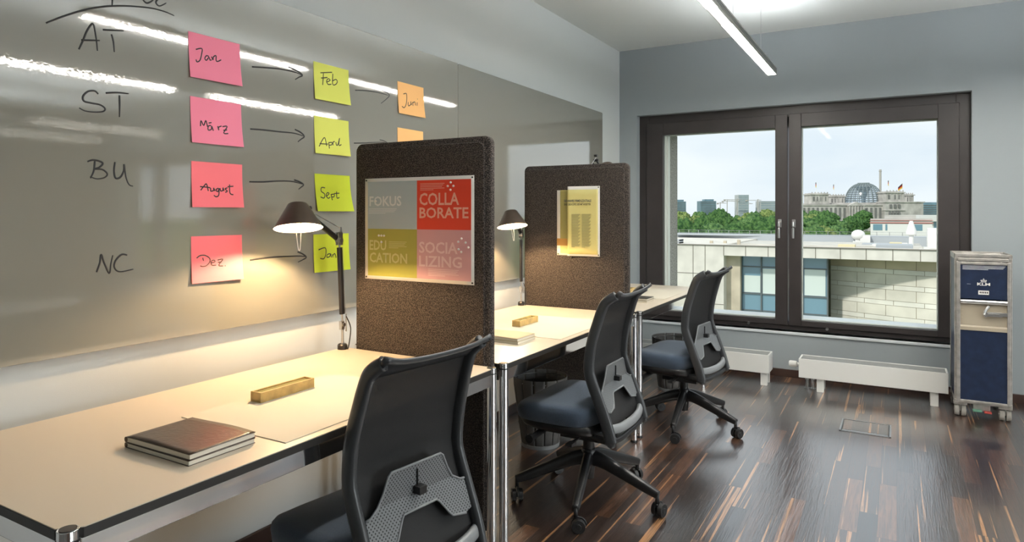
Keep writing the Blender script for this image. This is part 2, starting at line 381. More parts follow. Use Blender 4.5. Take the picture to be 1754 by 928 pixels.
# ---------------------------------------------------------------- ceiling lamps
def pendant(x, y0, y1, label, far=False):
    z0, z1 = 2.315, 2.365; hw = .031
    t = empty('pendant_lamp', (x, (y0 + y1) / 2, z0), label=label, cat='ceiling lamp', group='long linear pendant lamps')
    b = MB(); b.box(x - hw, x - hw + .004, y0, y1, z0, z1); b.box(x + hw - .004, x + hw, y0, y1, z0, z1); b.box(x - hw, x + hw, y0, y1, z0 + .014, z1 - .012)
    b.box(x - hw, x + hw, y0, y0 + .004, z0, z1); b.box(x - hw, x + hw, y1 - .004, y1, z0, z1)
    for dz in (.012, .024, .036): b.box(x + hw, x + hw + .0025, y0, y1, z0 + dz, z0 + dz + .005)
    b.build('housing', M['lampbody'], t)
    g0, g1 = y0 + (y1 - y0) * .45, y0 + (y1 - y0) * .55
    for a, c in ((y0 + .006, g0), (g1, y1 - .006)): MB().box(x - hw + .005, x + hw - .005, a, c, z0 + .003, z0 + .013).build('diffuser', M['ledfar'] if far else M['led'], t)
    MB().box(x - hw + .005, x + hw - .005, g0 + .004, g1 - .004, z0 + .002, z0 + .013).build('dim_cover', M['leddim'], t)
    MB().box(x - hw + .008, x + hw - .008, y0 + .02, y1 - .02, z1 - .011, z1 - .004).build('upper_diffuser', M['ledup'], t)
    for yy in (y0 + .45, y0 + 1.94, y1 - .46):
        w = MB(); w.cyl((x, yy, z1), (x, yy, ZC), .0012, seg=6); w.box(x - hw, x + hw, yy - .01, yy + .01, z1 - .002, z1 + .006); w.cyl((x, yy, z1), (x, yy, z1 + .03), .006, seg=8); w.build('suspension', M['steel'], t)
    return t
pendant(-.778, 1.83, 5.09, 'linear white pendant lamp hanging nearest the whiteboard wall, ending before the window')
pendant(.715, 1.83, 5.09, 'linear pendant lamp whose tip shows at the right edge of the photo')
pendant(3.72, 1.83, 5.09, 'linear pendant lamp over the unseen half of the room, before the second window', True)
pendant(5.10, 1.83, 5.09, 'linear pendant lamp nearest the brown right-hand wall', True)

# ---------------------------------------------------------------- whiteboards with writing
STROKES = {
 'letters_title': [[(1.014,1.88),(1.058,1.91),(1.112,1.942),(1.162,1.966),(1.209,1.983),(1.269,1.998),(1.333,2.009),(1.38,2.01),(1.416,2.005)],[(1.206,2.013),(1.205,1.984)],[(1.304,2.031),(1.317,2.022),(1.333,2.031),(1.348,2.048)],[(1.36,2.051),(1.35,2.033),(1.363,2.024),(1.387,2.041)]],
 'letters_at': [[(1.105,1.822),(1.117,1.852),(1.128,1.883),(1.142,1.908),(1.149,1.906),(1.154,1.88),(1.158,1.852),(1.16,1.829)],[(1.112,1.852),(1.167,1.863)],[(1.176,1.899),(1.209,1.905),(1.242,1.911)],[(1.203,1.891),(1.209,1.869),(1.212,1.836)]],
 'letters_st': [[(1.162,1.694),(1.151,1.702),(1.131,1.697),(1.117,1.68),(1.12,1.666),(1.139,1.663),(1.168,1.661),(1.183,1.651),(1.176,1.641),(1.151,1.636),(1.123,1.636),(1.106,1.643)],[(1.185,1.701),(1.221,1.708),(1.258,1.71)],[(1.228,1.7),(1.229,1.667),(1.228,1.63)]],
 'letters_bu': [[(1.152,1.483),(1.149,1.453),(1.139,1.429)],[(1.13,1.48),(1.145,1.486),(1.165,1.484),(1.176,1.477),(1.165,1.464),(1.152,1.459),(1.175,1.458),(1.19,1.445),(1.181,1.433),(1.158,1.428),(1.138,1.434)],[(1.214,1.484),(1.211,1.456),(1.216,1.433),(1.231,1.437),(1.242,1.458),(1.243,1.479),(1.249,1.438),(1.259,1.414),(1.272,1.409)]],
 'letters_nc': [[(1.157,1.136),(1.167,1.164),(1.171,1.19),(1.18,1.164),(1.196,1.129),(1.201,1.159),(1.207,1.186)],[(1.253,1.184),(1.235,1.187),(1.216,1.169),(1.212,1.147),(1.229,1.132),(1.273,1.137)]],
 'arrow_1': [[(1.738,1.889),(1.812,1.899),(1.887,1.907),(1.956,1.907),(1.989,1.902)],[(1.918,1.923),(1.966,1.914),(1.992,1.902),(1.971,1.889),(1.953,1.877)]],
 'arrow_2': [[(1.73,1.647),(1.794,1.65),(1.868,1.651),(1.946,1.653),(1.999,1.646)],[(1.951,1.669),(1.982,1.66),(2.002,1.645),(1.982,1.63),(1.967,1.619)]],
 'arrow_3': [[(1.726,1.442),(1.785,1.444),(1.868,1.451),(1.936,1.452),(1.995,1.443)],[(1.948,1.459),(1.976,1.452),(1.998,1.441),(1.985,1.43),(1.971,1.421)]],
 'arrow_4': [[(1.729,1.139),(1.771,1.142),(1.831,1.144),(1.917,1.143),(1.977,1.141),(2.011,1.136)],[(1.965,1.159),(1.993,1.149),(2.013,1.134),(1.993,1.124),(1.968,1.116)]],
 'arrow_5': [[(2.308,1.889),(2.378,1.899),(2.457,1.903),(2.542,1.901)],[(2.491,1.918),(2.526,1.914),(2.548,1.902),(2.523,1.879),(2.487,1.854)]],
 'arrow_6': [[(2.3,1.644),(2.378,1.652),(2.484,1.665),(2.533,1.665)],[(2.477,1.676),(2.505,1.674),(2.533,1.665),(2.512,1.647),(2.491,1.636)]],
 'Jan': [[(1.497,1.905),(1.521,1.913),(1.519,1.891),(1.512,1.869),(1.5,1.861),(1.497,1.869)],[(1.549,1.89),(1.539,1.891),(1.532,1.88),(1.538,1.874),(1.549,1.887),(1.553,1.878),(1.559,1.88)],[(1.559,1.892),(1.565,1.881),(1.567,1.892),(1.578,1.899),(1.578,1.882),(1.584,1.879),(1.599,1.888)]],
 'Maerz': [[(1.514,1.633),(1.517,1.653),(1.527,1.637),(1.536,1.656),(1.542,1.634)],[(1.557,1.64),(1.546,1.637),(1.544,1.623),(1.557,1.626),(1.559,1.638),(1.565,1.622)],[(1.547,1.648),(1.559,1.651)],[(1.584,1.641),(1.588,1.626),(1.588,1.637),(1.6,1.643)],[(1.604,1.641),(1.624,1.644),(1.608,1.618),(1.627,1.618)],[(1.607,1.628),(1.623,1.631)]],
 'August': [[(1.515,1.403),(1.53,1.42),(1.539,1.426),(1.545,1.401)],[(1.513,1.416),(1.552,1.413),(1.555,1.401),(1.567,1.404),(1.567,1.413),(1.572,1.402)],[(1.587,1.413),(1.576,1.406),(1.585,1.4),(1.59,1.413),(1.587,1.387),(1.576,1.381),(1.567,1.386)],[(1.594,1.413),(1.596,1.403),(1.605,1.405),(1.606,1.415),(1.61,1.403)],[(1.625,1.415),(1.615,1.411),(1.624,1.403),(1.615,1.398)],[(1.635,1.428),(1.635,1.396),(1.649,1.39)],[(1.626,1.419),(1.651,1.422)]],
 'Dez': [[(1.5,1.16),(1.513,1.168),(1.533,1.168),(1.551,1.157),(1.552,1.144),(1.538,1.131),(1.522,1.129),(1.513,1.132)],[(1.524,1.16),(1.527,1.149)],[(1.556,1.139),(1.573,1.143),(1.568,1.149),(1.557,1.144),(1.56,1.131),(1.577,1.13)],[(1.584,1.148),(1.606,1.15),(1.592,1.135),(1.589,1.127),(1.606,1.125)],[(1.585,1.14),(1.601,1.14)],[(1.613,1.126),(1.616,1.124)]],
 'Feb': [[(2.091,1.93),(2.16,1.945)],[(2.109,1.931),(2.106,1.904),(2.102,1.879)],[(2.095,1.908),(2.132,1.917)],[(2.126,1.895),(2.148,1.907),(2.137,1.912),(2.126,1.899),(2.135,1.887),(2.154,1.891)],[(2.165,1.939),(2.162,1.893),(2.18,1.894),(2.191,1.908),(2.183,1.917),(2.163,1.907)]],
 'April': [[(2.08,1.609),(2.098,1.636),(2.115,1.65),(2.124,1.615)],[(2.084,1.622),(2.132,1.624)],[(2.137,1.633),(2.139,1.605)],[(2.139,1.631),(2.157,1.633),(2.154,1.623),(2.139,1.62)],[(2.162,1.621),(2.163,1.635),(2.173,1.639)],[(2.18,1.637),(2.183,1.624),(2.192,1.628),(2.204,1.658),(2.197,1.625),(2.213,1.629)]],
 'Sept': [[(2.117,1.431),(2.097,1.432),(2.094,1.416),(2.113,1.404),(2.108,1.387),(2.088,1.391)],[(2.124,1.396),(2.139,1.406),(2.13,1.411),(2.121,1.398),(2.132,1.386),(2.144,1.392)],[(2.15,1.405),(2.155,1.378)],[(2.153,1.403),(2.17,1.405),(2.166,1.393),(2.155,1.393)],[(2.185,1.418),(2.184,1.389),(2.199,1.391)],[(2.17,1.408),(2.201,1.41)]],
 'Jan2': [[(2.08,1.162),(2.119,1.169),(2.121,1.14),(2.108,1.122),(2.088,1.125)],[(2.147,1.142),(2.13,1.139),(2.128,1.127),(2.144,1.13),(2.15,1.142),(2.153,1.125)],[(2.161,1.139),(2.162,1.125)],[(2.162,1.133),(2.175,1.141),(2.182,1.122)]],
 'Juni': [[(2.653,1.925),(2.678,1.929),(2.674,1.882),(2.656,1.856),(2.638,1.86)],[(2.689,1.889),(2.689,1.87),(2.709,1.88),(2.709,1.895),(2.716,1.877)],[(2.724,1.894),(2.727,1.875),(2.727,1.89),(2.743,1.897),(2.747,1.88)],[(2.763,1.898),(2.76,1.88)],[(2.766,1.917),(2.768,1.915)]],

}
XB = -2.17
def ink(name, key, parent, r=.0026, x=None, label=None):
    b = MB()
    for st in STROKES[key]:
        p = catmull([((x if x is not None else XB) + .0004, yy, zz) for yy, zz in st], 5)
        n = len(p); rr = [r * (.55 + .45 * math.sin(PI * min(1, (k + 1.5) / (n + 1)) ** .6)) for k in range(n)]
        b.tube(p, rr, 6, ry=[.0006] * n, up=(1, 0, 0))
    o = b.build(name, M['ink'], parent, smooth='all')
    if label: o['label'] = label
    return o
wb = empty('whiteboard', (XB - .03, 1.2, .888), label='large glossy grey-beige whiteboard with notes and handwriting over the front desks', cat='whiteboard')
MB().box(XB - .022, XB, -1.2, 3.1415, .888, 2.175).build('panel', M['board'], wb, bevel=.0015)
MB().box(XB - .029, XB - .022, -1.15, 3.10, .93, 2.14).build('backing', M['edge_grey'], wb)
for k in ('title', 'at', 'st', 'bu', 'nc'): ink('handwriting', 'letters_' + k, wb, .0034)
for k in range(1, 7): ink('drawn_arrow', 'arrow_%d' % k, wb, .0036 if k < 5 else .0026)
wb2 = empty('whiteboard', (XB - .03, 4.1, .888), label='blank glossy whiteboard panel with window reflection behind the middle lamp', cat='whiteboard')
def rr_poly(x0, x1, z0, z1, r, n=6):
    out = []
    for cx, cz, a0 in ((x1 - r, z1 - r, 0), (x0 + r, z1 - r, 90), (x0 + r, z0 + r, 180), (x1 - r, z0 + r, 270)):
        for k in range(n + 1): a = rad(a0 + 90 * k / n); out.append((cx + r * math.cos(a), cz + r * math.sin(a)))
    return out
MB().prism(rr_poly(3.1445, 5.30, .888, 2.175, .012), lambda u, v, t: (t, u, v), XB - .022, XB).build('panel', M['board'], wb2, bevel=.0015)
MB().box(XB - .029, XB - .022, 3.2, 5.25, .93, 2.14).build('backing', M['edge_grey'], wb2)

def note(y0, z0, w, h, m, key, label, tilt=0, curl=.012, r=.0024):
    """square paper note stuck along its top, lower edge lifting"""
    b = MB()
    def fn(u, v):
        lift = curl * (1 - v) ** 2.2 * (.55 + .45 * u)
        return (XB + .0012 + lift, y0 + w * u + tilt * (1 - v), z0 + h * v)
    b.grid(10, 14, fn)
    o = b.build('sticky_note', m, solid=.0006); top(o, (XB + .001, y0 + w / 2, z0 + h))
    tag(o, label, 'sticky note', 'sticky notes on the whiteboard')
    if key:
        bb = MB()
        for st in STROKES[key]:
            p = []
            for yy, zz in st:
                u = (yy - y0) / w; v = (zz - z0) / h; p.append((XB + .0016 + curl * max(0, 1 - v) ** 2.2 * (.55 + .45 * u), yy, zz))
            p = catmull(p, 4); bb.tube(p, r, 6, ry=.0005, up=(1, 0, 0))
        bb.build('handwriting', M['ink'], o, smooth='all')
    return o
note(1.468, 1.803, .213, .161, M['pink'], 'Jan', 'pink sticky note reading Jan, topmost of the pink column', .004)
note(1.475, 1.572, .212, .164, M['pink'], 'Maerz', 'pink sticky note reading März, under the pink Jan note', .004)
note(1.480, 1.342, .212, .164, M['coral'], 'August', 'coral sticky note reading August, second lowest of the pink column')
note(1.479, 1.070, .212, .168, M['coral'], 'Dez', 'coral sticky note reading Dez, lowest of the pink column')
note(2.052, 1.812, .211, .161, M['lime'], 'Feb', 'pale lime sticky note reading Feb, topmost of the green column', .004)
note(2.055, 1.579, .208, .161, M['lime'], 'April', 'pale lime sticky note reading April, under the Feb note', .003)
note(2.058, 1.329, .212, .162, M['limed'], 'Sept', 'strong lime sticky note reading Sept beside the lamp shade', .008, .022)
note(2.052, 1.065, .212, .164, M['limed'], 'Jan2', 'strong lime sticky note reading Jan behind the black lamp arm')
note(2.608, 1.823, .211, .160, M['orange'], 'Juni', 'apricot sticky note reading Juni, above the felt screen', .004)
note(2.608, 1.590, .208, .161, M['orange'], None, 'apricot sticky note half hidden by the top of the felt screen')
# ---------------------------------------------------------------- desks
DY = [.640, 2.205, 3.770]; DX0, DX1, DL, DZ = -2.075, -1.305, 1.50, .74
DESK_LABEL = ['cream-topped desk with chrome legs nearest the camera, brown notebooks on it', 'cream-topped desk with chrome legs in the middle, between the two felt screens', 'cream-topped desk with chrome legs farthest away, at the window']
def desk(i):
    y0 = DY[i]; y1 = y0 + DL
    t = empty('office_desk', ((DX0 + DX1) / 2, (y0 + y1) / 2, 0), label=DESK_LABEL[i], cat='desk', group='chrome framed desks in a row along the whiteboard')
    c = .034  # cut corner for the leg
    poly = [(DX0 + c, y0), (DX1 - c, y0), (DX1, y0 + c), (DX1, y1 - c), (DX1 - c, y1), (DX0 + c, y1), (DX0, y1 - c), (DX0, y0 + c)]
    b = MB(); b.prism(poly, lambda u, v, tt: (u, v, tt), DZ - .0215, DZ - .002); b.build('edge_band', M['edge'], t, bevel=.001)
    e = .0012; poly2 = [(DX0 + c + e, y0 + e), (DX1 - c - e, y0 + e), (DX1 - e, y0 + c + e), (DX1 - e, y1 - c - e), (DX1 - c - e, y1 - e), (DX0 + c + e, y1 - e), (DX0 + e, y1 - c - e), (DX0 + e, y0 + c + e)]
    MB().prism(poly2, lambda u, v, tt: (u, v, tt), DZ - .002, DZ).build('desktop', M['laminate'], t)
    k = .018; zb, zt = DZ - .066, DZ - .0215
    for x in (DX0 + .004, DX1 - .018): MB().box(x, x + .014, y0 + .03, y1 - .03, zb, zt).build('rail', M['chrome'], t, bevel=.0015)
    for y in (y0 + .004, y1 - .018): MB().box(DX0 + .03, DX1 - .03, y, y + .014, zb, zt).build('rail', M['chrome'], t, bevel=.0015)
    for x in (DX0 + .012, DX1 - .012):
        for y in (y0 + .012, y1 - .012):
            g = MB(); g.cyl((x, y, .012), (x, y, DZ + .001), .0185, seg=28); lg = g.build('leg', M['chrome'], t, smooth=True, bevel=.0008)
            MB().cyl((x, y, DZ + .001), (x, y, DZ + .0022), .0150, seg=28).build('cap', M['edge'], lg)
            r = MB(); r.lathe([(.0188, DZ - .0215), (.0200, DZ - .0215), (.0200, DZ - .0170), (.0188, DZ - .0170)], 28, Matrix.Translation((x, y, 0))); r.build('black_collar', M['black'], lg, smooth=True)
            MB().cyl((x, y, 0), (x, y, .012), .021, .0185, seg=24).build('foot', M['black'], lg, smooth=True)
    return t
for i in range(3): desk(i)

# ---------------------------------------------------------------- felt screens
def rrect_ring(x0, x1, z0, z1, r, n=8): return rr_poly(x0, x1, z0, z1, r, n)
def screen(x0, x1, yf, label):
    z0, z1 = .10, 1.618; th = .045
    t = empty('felt_screen', ((x0 + x1) / 2, yf + th / 2, 0), label=label, cat='desk screen', group='dark felt desk screens')
    b = MB(); n = 8
    # outline loops: rim front, groove, raised field front and the same behind
    def loop(ins, r, y): return [b.bm.verts.new((x, y, z)) for x, z in rr_poly(x0 + ins, x1 - ins, z0 + ins, z1 - ins, r, n)]
    Ls = [loop(.031, .022, yf), loop(.0265, .026, yf + .001), loop(.022, .030, yf + .0075), loop(.008, .034, yf + .011), loop(.002, .033, yf + .0145), loop(0, .032, yf + .019), loop(0, .032, yf + th - .006), loop(.004, .030, yf + th)]
    for a, c in zip(Ls[:-1], Ls[1:]):
        for k in range(len(a)): b.face([a[k], a[(k + 1) % len(a)], c[(k + 1) % len(a)], c[k]])
    b.face(Ls[0]); b.face(Ls[-1][::-1])
    b.build('felt_panel', M['felt'], t, smooth=True)
    for x in (x0 + .08, x1 - .12):
        f = MB(); f.box(x, x + .04, yf + .010, yf + .035, 0, .11); f.box(x - .02, x + .06, yf - .012, yf + th + .012, 0, .006); f.build('floor_foot', M['black'], t, bevel=.002)
    return t
screen(-2.03, -1.342, 2.150, 'dark brown felt screen with four-coloured poster behind the front desk')
screen(-2.062, -1.362, 3.715, 'dark brown felt screen with yellow magazine page behind the middle desk')

# poster on the near screen
px0, px1, pz0, pz1 = -1.963, -1.408, 1.043, 1.467; pm = -1.685; pzm = 1.255; yp = 2.1485
poster = empty('poster', ((px0 + px1) / 2, yp, pz0), label='four-colour poster with dotted words pinned to the nearer felt screen', cat='poster')
def sheet(name, x0, x1, z0, z1, y, m, parent, wav=0, th=.0004):
    b = MB(); b.grid(12, 10, lambda u, v: (x0 + (x1 - x0) * u, y - wav * math.sin(PI * v) * (1 - u) ** 6, z0 + (z1 - z0) * v))
    return b.build(name, m, parent, smooth='all', solid=th)
sheet('white_sheet', px0, px1, pz0, pz1, yp, M['paper'], poster)
def ccol(n, c): return mat(n, c, .6)
for (a, b_, c_, d_, col, nm) in ((px0 + .016, pm, pzm, pz1 - .014, (.40, .51, .56), 'blue_field'), (pm, px1 - .014, pzm, pz1 - .014, (.72, .055, .022), 'red_field'),
                          (px0 + .016, pm, pz0 + .014, pzm, (.36, .36, .06), 'green_field'), (pm, px1 - .014, pz0 + .014, pzm, (.60, .34, .38), 'pink_field')):
    MB().box(a, b_, yp - .0008, yp - .0004, c_, d_).build(nm, ccol(nm, col), poster)
def word(s, x0, x1, z0, z1, col): text('printed_word', s, x0, x1, z0, z1, yp - .0009, ccol('print', col), poster, bold=.02)
word('FOKUS', -1.938, -1.765, 1.350, 1.392, (.70, .76, .77))
word('COLLA', -1.672, -1.478, 1.352, 1.402, (.80, .42, .33)); word('BORATE', -1.672, -1.434, 1.300, 1.344, (.80, .42, .33))
word('EDU', -1.938, -1.846, 1.165, 1.207, (.58, .58, .25)); word('CATION', -1.937, -1.735, 1.113, 1.155, (.58, .58, .25))
word('SOCIA', -1.674, -1.485, 1.160, 1.206, (.76, .56, .58)); word('LIZING', -1.674, -1.465, 1.106, 1.150, (.76, .56, .58))
def lines(x0, x1, ztop, n, col, dz=.0062, name='printed_lines', y=None, parent=None, h=.0022):
    b = MB(); yy = yp - .0012 if y is None else y
    for k in range(n):
        x1k = x1 - (x1 - x0) * (.0 if k < n - 1 else .4) - (.006 * ((k * 7) % 3)); z = ztop - k * dz
        b.box(x0, x1k, yy, yy + .0003, z - h, z)
    b.build(name, ccol('print', col), parent or poster)
lines(-1.942, -1.790, 1.340, 4, (.66, .73, .75)); lines(-1.668, -1.548, 1.440, 5, (.80, .40, .32))
lines(-1.832, -1.738, 1.203, 5, (.58, .58, .25)); lines(-1.628, -1.480, 1.098, 5, (.76, .56, .58))
b = MB()
for x, z in ((px0 + .008, pz0 + .008), (px1 - .008, pz0 + .008), (px0 + .008, pz1 - .008), (px1 - .008, pz1 - .008)): b.cyl((x, yp - .0006, z), (x, yp - .003, z), .0035, seg=10)
b.build('black_pins', M['black'], poster)
pins = [(-1.897, 1.371), (-1.513, 1.441), (-1.527, 1.427), (-1.500, 1.427), (-1.514, 1.412), (-1.880, 1.227), (-1.866, 1.227), (-1.852, 1.227), (-1.866, 1.200),
        (-1.462, 1.222), (-1.477, 1.209), (-1.443, 1.207), (-1.430, 1.189), (-1.476, 1.180), (-1.463, 1.170)]
p0 = None
for k, (x, z) in enumerate(pins):
    if p0 is None:
        g = MB(); g.sphere((x, yp - .0085, z), .0045, 12); p0 = g.build('ball_pin', M['white'], smooth='all'); top(p0, (x, yp - .002, z)); q = p0
        h = MB(); h.cyl((x, yp - .005, z), (x, yp - .0012, z), .0008, seg=6); h.build('needle', M['steel'], p0)
    else:
        q = copy_tree(p0); q.location = (x, yp - .002, z)
    where = ['on the blue field in the word FOKUS'] + ['in the diamond of pins on the red field'] * 4 + ['in the triangle of pins on the green field'] * 4 + ['in the loop of pins on the pink field'] * 6
    spot = ['only one', 'top one', 'left one', 'right one', 'bottom one', 'top left one', 'top middle one', 'top right one', 'bottom one', 'topmost one', 'upper left one', 'upper right one', 'rightmost one', 'lower left one', 'lowest one'][k]
    tag(q, 'white ball-headed pin, ' + spot + ' ' + where[k], 'pin', 'white ball pins on the poster')

# magazine page on the far screen
ym = 3.7135
mg = empty('magazine_page', (-1.66, ym, 1.07), label='yellow magazine pages with dark heading pinned to the farther felt screen', cat='magazine page')
sheet('rear_sheet', -1.822, -1.545, 1.062, 1.462, ym, M['paper'], mg)
MB().box(-1.800, -1.60, ym - .0008, ym - .0004, 1.075, 1.462).build('yellow_field', ccol('pale_yellow', (.60, .55, .20)), mg)
MB().box(-1.800, -1.715, ym - .0013, ym - .0009, 1.130, 1.458).build('khaki_picture', ccol('khaki_print', (.28, .25, .08)), mg)
MB().box(-1.822, -1.715, ym - .0018, ym - .0014, 1.122, 1.165).build('orange_picture', ccol('orange_print', (.42, .22, .05)), mg)
b = MB(); b.grid(16, 12, lambda u, v: (-1.742 + (.205) * u, ym - .0025 - .016 * (1 - u) ** 3 * (1 - v * .1), 1.060 + .424 * v)); b.build('front_sheet', M['paper'], mg, smooth='all', solid=.0004)
b = MB(); b.grid(16, 12, lambda u, v: (-1.742 + (.193) * u, ym - .0033 - .016 * (1 - u * .94) ** 3 * (1 - v * .1), 1.072 + .392 * v)); b.build('yellow_front', ccol('yellow_print', (.66, .60, .24)), mg, smooth='all', solid=.0003)
text('printed_heading', 'DIE WAHRE FIRMENZENTRALE', -1.765, -1.585, 1.388, 1.403, ym - .020, ccol('heading_ink', (.03, .04, .07)), mg, bold=.02)
text('printed_heading', 'SIND DIE K\u00d6PFE DER MITARBEITER', -1.765, -1.588, 1.368, 1.383, ym - .020, M['ink'], mg, bold=.02)
lines(-1.715, -1.658, 1.315, 30, (.25, .24, .12), .0068, 'printed_column', ym - .0195, mg, .003)
lines(-1.650, -1.592, 1.315, 30, (.25, .24, .12), .0068, 'printed_column', ym - .0120, mg, .003)
b = MB()
for x, z in ((-1.813, 1.070), (-1.545, 1.070), (-1.545, 1.476)): b.cyl((x, ym - .0006, z), (x, ym - .006, z), .0035, seg=10)
b.build('black_pins', M['black'], mg)

# ---------------------------------------------------------------- desk lamps
def pt_len(p, q): return (Vector(q) - Vector(p)).length
def desk_lamp(base, elbow, head, tilt_dir, tilt, label, on=True, drop=.012):
    """two-arm task lamp: round clamp foot, lower arm, upper arm, conical shade with a wire pull"""
    B, E, H = Vector(base), Vector(elbow), Vector(head)
    t = empty('desk_lamp', base, label=label, cat='desk lamp', group='black two-arm desk lamps')
    b = MB(); b.cyl(B + Vector((0, 0, -.002)), B + Vector((0, 0, .018)), .021, seg=24); b.cyl(B + Vector((0, 0, .018)), B + Vector((0, 0, .024)), .021, .016, seg=24); b.build('foot', M['black'], t, smooth=True)
    b = MB(); b.cyl(B + Vector((0, 0, .024)), B + Vector((0, 0, .10)), .0055, seg=12); b.box(B.x - .008, B.x + .008, B.y - .012, B.y + .004, B.z + .085, B.z + .12)
    b.cyl((B.x - .012, B.y, B.z + .105), (B.x + .012, B.y, B.z + .105), .008, seg=14); b.cyl((B.x + .010, B.y + .012, B.z + .075), (B.x + .010, B.y + .012, B.z + .15), .003, seg=8); b.build('swivel', M['steel'], t, smooth=True)
    J = B + Vector((0, 0, .12)); d = (E - J).normalized()
    b = MB(); b.tube([J + d * .03, E - d * .03], .0125, 14, ry=.008, up=(1, 0, 0), sq=.5); b.build('lower_arm', M['black'], t, smooth=True)
    b = MB(); b.cyl(J, J + d * .035, .004, seg=8); b.cyl(E - d * .035, E, .004, seg=8)
    b.cyl(E + Vector((-.014, 0, 0)), E + Vector((.014, 0, 0)), .011, seg=18); b.box(E.x - .009, E.x - .005, E.y - .012, E.y + .012, E.z - .02, E.z + .035); b.box(E.x + .005, E.x + .009, E.y - .012, E.y + .012, E.z - .02, E.z + .035)
    b.cyl(E + Vector((0, .004, .0)), E + Vector((0, .012, .055)), .0035, seg=8); b.cyl(E + Vector((0, 0, 0)), E + Vector((0, .008, .02)), .004, seg=8); b.build('elbow_joint', M['steel'], t, smooth=True)
    d2 = (H - E).normalized()
    b = MB(); b.tube([E + d2 * .03, H - d2 * .03], .0115, 14, ry=.0075, up=(1, 0, 0), sq=.5); b.build('upper_arm', M['black'], t, smooth=True)
    b = MB(); b.cyl(E + Vector((0, .01, .05)), H + Vector((0, 0, .02)), .0012, seg=6); b.cyl(J + Vector((0, .02, 0)), E + Vector((0, .02, 0)) - d * .03, .0012, seg=6); b.build('tension_wire', M['steel'], t)
    b = MB(); b.tube(catmull([J + Vector((.012, .01, .02)), J + Vector((.018, .03, -.03)), B + Vector((.028, .012, .03)), B + Vector((.030, 0, .002))], 6), .0025, 8); b.build('cable', M['cable'], t, smooth=True)
    # shade, hung at H: axis tilts so that its mouth turns towards tilt_dir
    R = Matrix.Rotation(tilt, 4, Vector((tilt_dir[1], -tilt_dir[0], 0)))
    side = (Vector((E.x, E.y, 0)) - Vector((H.x, H.y, 0))).normalized()
    ctr = H - side * .085 + Vector((0, 0, -drop))
    Ms = Matrix.Translation(ctr) @ R
    b = MB(); b.lathe([(0, .062), (.030, .062), (.036, .058), (.090, -.035)], 48, Ms); b.build('lamp_shade', M['shade'], t, smooth=True)
    b = MB(); b.lathe([(0, .0595), (.029, .0595), (.0345, .056), (.0885, -.0345), (.090, -.035)], 48, Ms); b.build('shade_lining', M['shadein'], t, smooth=True)
    b = MB(); b.cyl(Ms @ Vector((0, 0, .059)), Ms @ Vector((0, 0, .052)), .014, seg=16); b.build('bulb_holder', M['white'], t, smooth=True)
    b = MB(); b.sphere(Ms @ Vector((0, 0, .041)), .013, 20); b.build('bulb', M['bulb'] if on else M['white'], t, smooth='all')
    b = MB(); c0 = Ms @ Vector((.0, 0, -.005)); dn = (Ms @ Vector((0, 0, -1))) - (Ms @ Vector((0, 0, 0))); sd = Vector((.35, .94, 0)).normalized()
    b.tube(catmull([c0 + sd * .010, c0 + dn * .05 + sd * .009, c0 + dn * .105 + sd * .004, c0 + dn * .115, c0 + dn * .105 - sd * .004, c0 + dn * .05 - sd * .009, c0 - sd * .010], 5), .0018, 8); b.build('wire_pull', M['steel'], t, smooth='all')
    b = MB(); b.cyl(H, ctr + side * .045 + Vector((0, 0, .022)), .006, seg=12); b.cyl(H + Vector((-.016, 0, 0)), H + Vector((.016, 0, 0)), .010, seg=16); b.cyl(H + Vector((-.010, -.006, .03)), H + Vector((.010, -.006, .03)), .009, seg=12); b.build('shade_joint', M['black'], t, smooth=True)
    if on:
        ld = bpy.data.lights.new('lamp_light', 'POINT'); ld.energy = DESK; ld.color = (1, .66, .34); ld.shadow_soft_size = .012
        lo = bpy.data.objects.new('lamp_light', ld); C.objects.link(lo); lo.location = (Ms @ Vector((0, 0, .012))) - B; lo.parent = t
    return t
desk_lamp((-2.052, 2.105, .74), (-2.056, 2.090, 1.205), (-1.982, 1.856, 1.310), (.75, -.5), rad(13), 'lit black desk lamp on the front desk beside the poster screen')
desk_lamp((-2.052, 3.670, .74), (-2.050, 3.665, 1.185), (-2.000, 3.500, 1.288), (.75, -.5), rad(13), 'lit black desk lamp on the middle desk, left of the magazine screen')
desk_lamp((-2.035, 3.815, .74), (-1.93, 3.93, 1.25), (-1.745, 4.15, 1.675), (.8, -.5), rad(10), 'desk lamp on the window desk, only its top joint showing over the farther screen', on=False, drop=.075)

